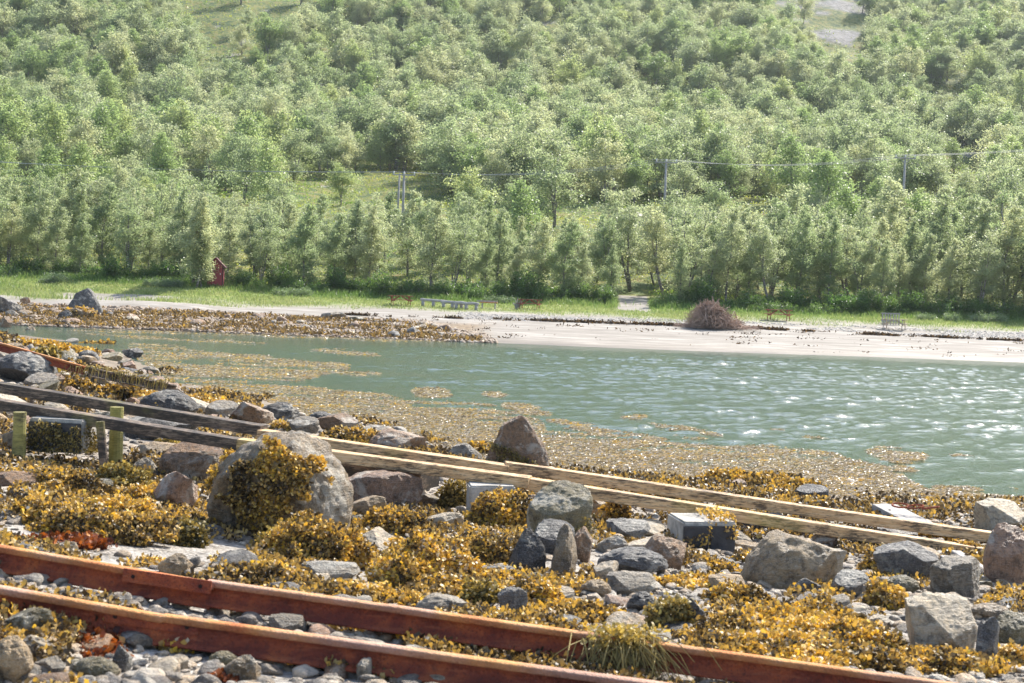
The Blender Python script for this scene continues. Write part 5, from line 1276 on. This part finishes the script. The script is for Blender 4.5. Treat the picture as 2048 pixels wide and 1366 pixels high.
for q in [(100, 992, 190, 66, 'long tan wrack mound below the left post'), (235, 985, 120, 66, 'round olive wrack mound in front of the right post', M_FUCO), (262, 1012, 140, 46, 'ragged wrack tuft left of the wet pinkish rock'),
          (66, 1050, 150, 70, 'bright yellow wrack mound at the left edge'), (175, 1082, 270, 66, 'wide golden wrack mound above the upper rail on the left'), (215, 1038, 170, 48, 'wrack ridge behind the wide golden mound'),
          (360, 1092, 104, 54, 'olive green wrack ball on the sand left of the huge boulder', M_FUCO), (620, 1132, 232, 112, 'large wrack mound at the right foot of the huge boulder'), (560, 1108, 110, 70, 'shaded wrack hanging at the foot of the huge boulder', M_FUCO),
          (775, 1070, 150, 56, 'flat wrack patch below the brown-pink rock'), (850, 1166, 200, 104, 'large round wrack mound in the middle of the shore'), (785, 1184, 110, 84, 'wrack mound overlapping the left of the large round mound'),
          (1000, 1062, 140, 92, 'wrack mound spilling over the white-topped block'), (975, 1130, 150, 70, 'yellow wrack mound below the white-topped block'), (1000, 1188, 130, 52, 'brown wrack patch right of the large round mound'),
          (1062, 1222, 120, 80, 'bushy wrack mound behind the upper rail in the middle'), (960, 1215, 90, 60, 'small bushy wrack tuft against the blue-grey rock', M_FUCO), (490, 1178, 220, 48, 'pale wrack mound behind the upper rail left of the middle'),
          (700, 1202, 180, 34, 'low wrack patch behind the upper rail in the middle'), (820, 1222, 150, 30, 'low yellow wrack patch touching the upper rail'), (1155, 1246, 200, 44, 'yellow wrack patch behind the upper rail right of the middle'),
          (1640, 1262, 200, 60, 'wrack between the small blue rock and the large pale angular boulder'), (1480, 1328, 200, 50, 'wrack carpet right above the rail where it darkens'), (1750, 1345, 200, 50, 'wrack carpet left of the large pale angular boulder'),
          (1090, 1270, 150, 34, 'yellow wrack right behind the upper rail in the centre'), (900, 1200, 150, 46, 'wrack below the large round mound'), (690, 1120, 110, 60, 'wrack between the large mounds'), (1345, 1266, 96, 92, 'tall dark wrack tuft over a blue stone', M_FUCO), (1484, 1214, 130, 48, 'wrack tuft left of the yellow wrack field'), (1560, 1290, 260, 70, 'upper left part of the yellow wrack field at the lower right'),
          (1700, 1300, 240, 66, 'upper right part of the yellow wrack field at the lower right'), (1600, 1330, 300, 46, 'lower part of the yellow wrack field just above the rail'), (1780, 1222, 96, 74, 'wrack tuft left of the light grey sloping boulder'),
          (1440, 1290, 170, 42, 'wrack carpet left of the yellow field above the rail'), (1900, 1352, 260, 44, 'wrack carpet in the bottom right corner'), (2030, 1330, 70, 50, 'wrack at the right edge below the blue slab'),
          (1250, 1104, 120, 30, 'orange wrack strip above the arched slab'), (1230, 1052, 76, 64, 'dark wrack hanging below the front beam right of centre'), (1330, 1010, 150, 40, 'wrack draped over stones between the beams'),
          (745, 968, 190, 44, 'dark wrack under the pale beams', M_FUCO), (905, 1022, 60, 76, 'narrow wrack tuft left of the white-topped block', M_FUCO), (700, 888, 130, 36, 'wrack mound at the water behind the pale beams'),
          (345, 900, 86, 26, 'olive wrack on the stones between the left beams', M_FUCO), (1240, 1128, 60, 22, 'small yellow wrack tuft on the arched slab'), (1120, 1190, 90, 34, 'wrack at the foot of the upright mottled rock'),
          (1500, 1130, 70, 34, 'yellow wrack at the right foot of the split block'), (1440, 1145, 90, 28, 'orange wrack under the split block'), (1400, 1180, 150, 30, 'mixed brown wrack right of the grey veined rock'),
          (1560, 985, 180, 34, 'dark wrack on the stones behind the right length of beam'), (1470, 970, 130, 30, 'wrack-covered stones at the water above the front beam'), (1880, 1080, 100, 30, 'yellow wrack on the grey sleeper'),
          (1940, 1112, 90, 30, 'yellow wrack at the right end of the front beam'), (2010, 1222, 90, 28, 'wrack below the pinkish-brown round boulder'), (1760, 1145, 70, 40, 'brown wrack tuft on the left of the blue-grey boulder'),
          (900, 1310, 150, 42, 'yellow wrack lying between the two rusty rails'), (690, 1270, 80, 26, 'small wrack tuft between the rails left of the brown stone'), (610, 1300 + 42, 110, 22, 'wrack just below the lower rail'),
          (700, 1346, 90, 24, 'yellow wrack tuft below the lower rail in the middle'), (760, 1366, 80, 24, 'yellow wrack at the bottom edge'), (345, 1304, 60, 24, 'small yellow wrack tuft under the lower rail joint'),
          (110, 1368, 80, 18, 'yellow wrack at the bottom left edge'), (300, 1134, 60, 22, 'yellow wrack beside the tan triangular cobble'), (1020, 990, 90, 46, 'bright yellow wrack between the beams over the white-topped block'),
          (60, 700, 110, 24, 'wrack mound on the crest of the left bank'), (130, 708, 110, 16, 'wrack mound behind the far rusty rail'), (190, 700, 80, 20, 'low wrack mound on the tip of the left bank'),
          (215, 792, 110, 22, 'wrack mound below the far rusty rail'), (140, 776, 80, 22, 'golden wrack mound right of the big dark left boulder'), (300, 806, 130, 24, 'wrack mound above the left beams'), (30, 790, 90, 18, 'wrack along the top of the left beams'),
          (400, 812, 110, 22, 'low wrack mound at the water left of the brown blocky rock'), (560, 862, 60, 24, 'wrack tuft beside the black-topped ridge rock'), (960, 912, 70, 30, 'wrack at the left foot of the tall pointed boulder')]:
    mound(q[0], q[1], q[2], q[3], q[4], q[5] if len(q) > 5 else M_FUC, tone=rw.uniform(-.12, .14))
for q in [(110, 1090, 180, 14, 'rust-red wrack strewn behind the upper rail on the left'), (165, 1298, 150, 34, 'rust-red wrack under the lower rail on the left'), (190, 1318, 110, 16, 'rust-red strands on the pebbles at the lower left'), (440, 1362, 50, 12, 'rust-red wrack scrap at the bottom')]:
    mound(*q, M_FUCR, dens=4200, fs=.034)

def tri_world(o):
    me = o.data; n = len(me.vertices); V = np.empty(n * 3, np.float32); me.vertices.foreach_get('co', V); V = V.reshape(-1, 3)
    F = np.array([p.vertices[:3] for p in me.polygons]); bpy.context.view_layer.update(); M_ = np.array(o.matrix_world)
    return (V @ M_[:3, :3].T + M_[:3, 3]), F
def drape(o, poly, n, label, matl=M_FUC, fs=.028, tone=0., hang=.5):
    V, F = tri_world(o); A, B, C = V[F[:, 0]], V[F[:, 1]], V[F[:, 2]]; N = np.cross(B - A, C - A); ar = np.linalg.norm(N, axis=1); N /= ar[:, None] + 1e-9
    k = rw.choice(len(F), n * 12, p=ar / ar.sum()); u, v = rw.rand(2, len(k)); q = u + v > 1; u[q], v[q] = 1 - u[q], 1 - v[q]
    P = A[k] + (B - A)[k] * u[:, None] + (C - A)[k] * v[:, None]; Nn = N[k]
    face = (Nn * (CAM - P)).sum(1) > -.2
    x_, y_ = proj(P); jit = 30 * fbm(P * 3.2, 3, 9)
    ok = face & inpoly(x_ + jit, y_ + jit, poly) & (fbm(P * 4.5, 3, 11) > -.16); P, Nn = P[ok][:n], Nn[ok][:n]; m_ = len(P)
    if m_ < 5: return
    P = P + Nn * (rw.uniform(0, .05, m_) + .02 * (1 + fbm(P * 8, 2, 2)))[:, None]
    G = Nn * .6 - UPV * hang
    lv = np.clip(spread(m_) * .85 - .08 + .35 * fbm(P * 5, 2, 5) + .22 * np.maximum(Nn[:, 2], 0) + tone, 0, 1)  # up-turned spots coloured brighter, as if lit from above
    V_, F_ = fronds(P - P.mean(0), G, np.full(m_, fs), rw, .5, .7)
    w_ = link('draped_wrack', mesh('draped_wrack', V_, F_, matl, False, {'lv': ('FACE', np.repeat(lv, 2))})); w_.location = tuple(P.mean(0)); tag(w_, label, 'seaweed')
def L(s): return BYLAB[s]
drape(BIG, [(450, 905), (500, 912), (560, 900), (640, 925), (665, 975), (650, 1010), (600, 1010), (560, 1060), (500, 1060), (470, 1010), (425, 980), (425, 940)], 8500, 'wide curtain of wrack hanging on the face of the huge boulder', M_FUC, tone=-.05)
drape(L('tall pointed boulder standing at the water above the timber beams'), [(955, 890), (1000, 885), (1060, 915), (1090, 945), (960, 945)], 1800, 'wrack on the lower face of the tall pointed boulder', M_FUCO)
drape(L('rounded dark-faced boulder just below the front timber beam'), [(1130, 1030), (1190, 1020), (1190, 1080), (1110, 1080)], 300, 'thin wrack on the right of the rounded dark-faced boulder', M_FUCO)
drape(L('low wrack-covered rock directly in front of the pointed boulder'), [(100, 618), (190, 618), (190, 650), (100, 650)], 700, 'brown wrack coat on the low far rock', M_FUC, fs=.12)
drape(L('dark rounded boulder behind the back beam on the left'), [(280, 810), (330, 815), (320, 840), (280, 840)], 200, 'wrack patch on the dark boulder behind the back beam', M_FUCO)
drape(L('slab coated with weed leaning on the far rusty rail'), [(40, 690), (140, 690), (140, 760), (40, 760)], 500, 'weed coat on the slab leaning on the far rail', M_FUCO, fs=.09)
for b, poly, lab, n_ in [(b1, [(48, 850), (190, 845), (195, 930), (48, 905)], 'olive wrack curtain on the block between the left posts', 1300), (b3, [(1330, 1060), (1372, 1050), (1480, 1062), (1480, 1085), (1440, 1075), (1340, 1110)], 'wrack scraps on the split concrete block', 260),
                         (b3, [(1395, 1015), (1470, 1030), (1475, 1062), (1400, 1052)], 'yellow wrack on top of the split concrete block', 300)]:
    bpy.context.view_layer.update(); o = b.children[0]
    bm = bmesh.new(); bm.from_mesh(o.data); bmesh.ops.triangulate(bm, faces=bm.faces[:]); bm.to_mesh(o.data); bm.free()
    drape(o, poly, n_, lab, M_FUCO if 'olive' in lab else M_FUC)

# weed hanging over the upper rail
r = empty('hanging_weed', tuple(at(1245, 1285, 7.62))); tag(r, 'bundle of stringy pale weed hanging over the upper rail', 'seaweed')
m_ = MB(); base_ = at(1245, 1285, 7.62)
for i in range(230):
    t0 = np.array([rw.normal(0, .1), rw.uniform(-.02, .12), rw.uniform(.0, .05)]); a = rw.normal(.25, .35)
    e = t0 + [rw.normal(.06, .1), -rw.uniform(.12, .22), -rw.uniform(.08, .26)]
    m_.tube([t0 + [rw.normal(0, .03), .1, -.02], t0, (t0 + e) / 2 + [0, -.05, .03], e], [.0032, .0034, .003, .0018], 4, False)
m_.build('strands', M_FUCO, r)
o = r.children[0]; a_ = o.data.attributes.new('lv', 'FLOAT', 'FACE'); a_.data.foreach_set('value', np.repeat(rw.uniform(.3, .95, 230), len(o.data.polygons) // 230)[:len(o.data.polygons)])
n = 500; C = np.column_stack([rw.normal(0, .09, n), rw.uniform(-.1, .12, n), .02 + rw.uniform(-.02, .06, n)]); V, F = fronds(C, np.tile([0, -.6, .3], (n, 1)), np.full(n, .03), rw, .6, .45)
link('bladder_mass', mesh('bladders', V, F, M_FUCO, False, {'lv': ('FACE', np.repeat(rw.uniform(.5, 1, n), 2))}), r)
# weed hanging on the far dark rail
for i, tq in enumerate([.04, .34, .52, .76]):
    c = C1 + (C2 - C1) * tq; m_ = MB()
    for j in range(34): t0 = rw.normal(0, .1, 3) * [1.8, .5, .2]; m_.tube([t0 + [0, .08, .0], t0 + [0, -.08, .02], t0 + [rw.normal(0, .05), -.14, -rw.uniform(.06, .24)]], [.009, .008, .004], 3, False)
    o = m_.build('hanging_weed', M_FUCO); a_ = o.data.attributes.new('lv', 'FLOAT', 'FACE'); a_.data.foreach_set('value', rw.uniform(.3, 1, len(o.data.polygons))); o.location = tuple(c)
    tag(o, '%s tuft of brown weed hanging on the far dark rail' % ['first', 'second', 'third', 'fourth'][i], 'seaweed')

# loose wrack over the ground
n = 300000; px_ = rw.uniform(-120, 2200, n); Y_ = np.exp(rw.uniform(math.log(5.6), math.log(48), n)); X_ = (px_ - 1024) / F_PX * Y_; Z_ = height(X_, Y_)
bx_, by_ = proj(np.column_stack([X_, Y_, Z_])); q2 = np.column_stack([X_, Y_])
f_ = fbm(q2 / np.column_stack([.55 + Y_ * .03, .55 + Y_ * .03]), 3, 80)
k = (Z_ > -.12) & (f_ > np.interp(Y_, [6, 8, 12, 20, 30], [.2, .04, -.03, .0, -.04]))
k &= ~(inpoly(bx_, by_, SAND[0]) & (f_ < .5)) & ~(inpoly(bx_, by_, SAND[1]) & (f_ < .6)) & ~(inpoly(bx_, by_, SAND[2]) & (f_ < .45))
X_, Y_, Z_, f_ = X_[k], Y_[k], Z_[k], f_[k]; n = len(X_)
C = np.column_stack([X_, Y_, Z_ + rw.uniform(0, .07, n) + .1 * np.maximum(f_, 0)])
wrack('loose_wrack', C, np.tile(UPV, (n, 1)), np.maximum(.03, .0022 * Y_ + .012), rw, M_FUC, 'loose brown and yellow wrack filling the gaps between the shore stones', lift=.3, w=.58,
      lvf=np.clip(spread(n) - .2 - .16 * sstep(12, 17, Y_) + .35 * fbm(C / .5, 2, 6), 0, 1))
# floating wrack
MAT = [(480, 762), (640, 782), (760, 790), (830, 812), (980, 816), (1060, 832), (1090, 862), (1200, 868), (1330, 888), (1440, 900), (1540, 888), (1640, 906), (1720, 926), (1800, 946), (1850, 980), (1960, 990), (2100, 996), (2100, 1080), (1500, 1010), (900, 960), (500, 860), (420, 800)]
BAND1 = [(255, 690), (340, 692), (440, 706), (560, 718), (690, 728), (700, 742), (640, 752), (600, 762), (520, 764), (560, 772), (420, 790), (330, 760), (270, 715)]
STREAK = [((620, 700), (760, 712), 5), ((640, 742), (760, 748), 4), ((820, 783), (900, 790), 9), ((960, 788), (1010, 792), 5), ((1000, 812), (1100, 830), 10), ((1130, 850), (1240, 866), 8), ((1240, 836), (1290, 832), 7), ((1300, 848), (1440, 872), 8), ((1090, 842), (1180, 852), 8),
          ((1210, 868), (1330, 880), 8), ((1340, 872), (1410, 878), 6), ((1600, 874), (1655, 878), 5), ((1730, 902), (1850, 914), 12), ((1755, 938), (1830, 944), 6), ((1860, 974), (1960, 980), 8), ((2015, 976), (2060, 982), 6), ((1900, 912), (1950, 916), 5), ((1540, 860), (1570, 862), 4),
          ((170, 668), (420, 684), 3), ((400, 680), (560, 690), 3), ((240, 700), (300, 704), 3), ((130, 661), (700, 674), 3.5), ((500, 672), (900, 683), 3.2), ((180, 658), (360, 664), 3)]
n = 900000; px_ = rw.uniform(60, 2120, n); py_ = 655 + 400 * rw.rand(n) ** .8
r_ = FWD + ((px_ - 1024) / F_PX)[:, None] * RIGHT - ((py_ - 683) / F_PX)[:, None] * UP; P = CAM + r_ * (-CAM_H / r_[:, 2])[:, None]
X_, Y_ = P[:, 0], P[:, 1]; q2 = P[:, :2]
fl = fbm(q2 / [1.9, .75], 4, 90); fl2 = fbm(q2 / [5, 1.6], 3, 91)
inm = inpoly(px_, py_ + 16 * fl2, MAT) & (fl + .35 * (rw.rand(n) - .5) > -.14 - .34 * sstep(0, 100, py_ - 850 - .07 * (px_ - 900))); inb = inpoly(px_, py_ + 8 * fl2, BAND1) & (fl + fl2 * .6 > -.12)
ins = np.zeros(n, bool)
for (a, b, h_) in STREAK:
    t = (px_ - a[0]) / (b[0] - a[0]); yc = a[1] + (b[1] - a[1]) * t; pr_ = np.sqrt(np.clip(1 - (2 * t - 1) ** 2, 0, 1)) * h_ * np.clip(.75 + 2.2 * fl + .8 * fl2, .05, 1.6)
    ins |= (t > 0) & (t < 1) & (np.abs(py_ - yc) < pr_) & (fl > -.35)
Z_ = height(X_, Y_); k = (inm | inb | ins) & (Z_ < .03) & (Y_ < 84)
dens_ = np.clip((Y_ / 30.) ** -.2, 0, 1); k &= rw.rand(n) < .75
X_, Y_, px_, fl = X_[k], Y_[k], px_[k], fl[k]; n = len(X_)
C = np.column_stack([X_, Y_, .004 + rw.uniform(0, .03, n)])
yel = fbm(np.column_stack([X_, Y_]) / [.9, .5], 3, 95) + .35 * sstep(900, 500, px_)
lv = np.clip(.1 + rw.beta(2, 1.7, n) * .84 + .25 * (yel > .34) * rw.rand(n), 0, 1)
wrack('floating_wrack', C, np.tile([.9, -.25, .12], (n, 1)), .0021 * Y_ + .022, rw, M_FLOAT, 'mats of floating wrack on the shallow water along the near shore', lift=1.0, w=.3, lvf=lv)
me_ = bpy.data.objects['floating_wrack'].data; co_ = np.empty(len(me_.vertices) * 3, np.float32); me_.vertices.foreach_get('co', co_); co_ = co_.reshape(-1, 3); co_[:, 2] = .002 + .35 * np.maximum(co_[:, 2] + .02, 0); me_.vertices.foreach_set('co', co_.ravel()); me_.update()
# ------------------------------------------------------------------ haze
g = NG('air_haze'); g.t.nodes.remove(g.out); g.out = g.t.nodes.new('ShaderNodeOutputMaterial')
pv = g.n('ShaderNodeVolumePrincipled'); pv.inputs['Color'].default_value = (.88, .94, 1, 1); pv.inputs['Density'].default_value = .00011; pv.inputs['Anisotropy'].default_value = .3
g.l(pv.outputs[0], g.out.inputs['Volume'])
hv = [(x, y, z) for z in (-3.5, 505) for x, y in ((-1480, -20), (1480, -20), (1480, 1510), (-1480, 1510))]
tag(link('haze', mesh('haze', hv, [(0, 3, 2, 1), (4, 5, 6, 7), (0, 1, 5, 4), (1, 2, 6, 5), (2, 3, 7, 6), (3, 0, 4, 7)], g.M)), 'thin pale summer haze over the bay and hillside', 'haze', kind='stuff')
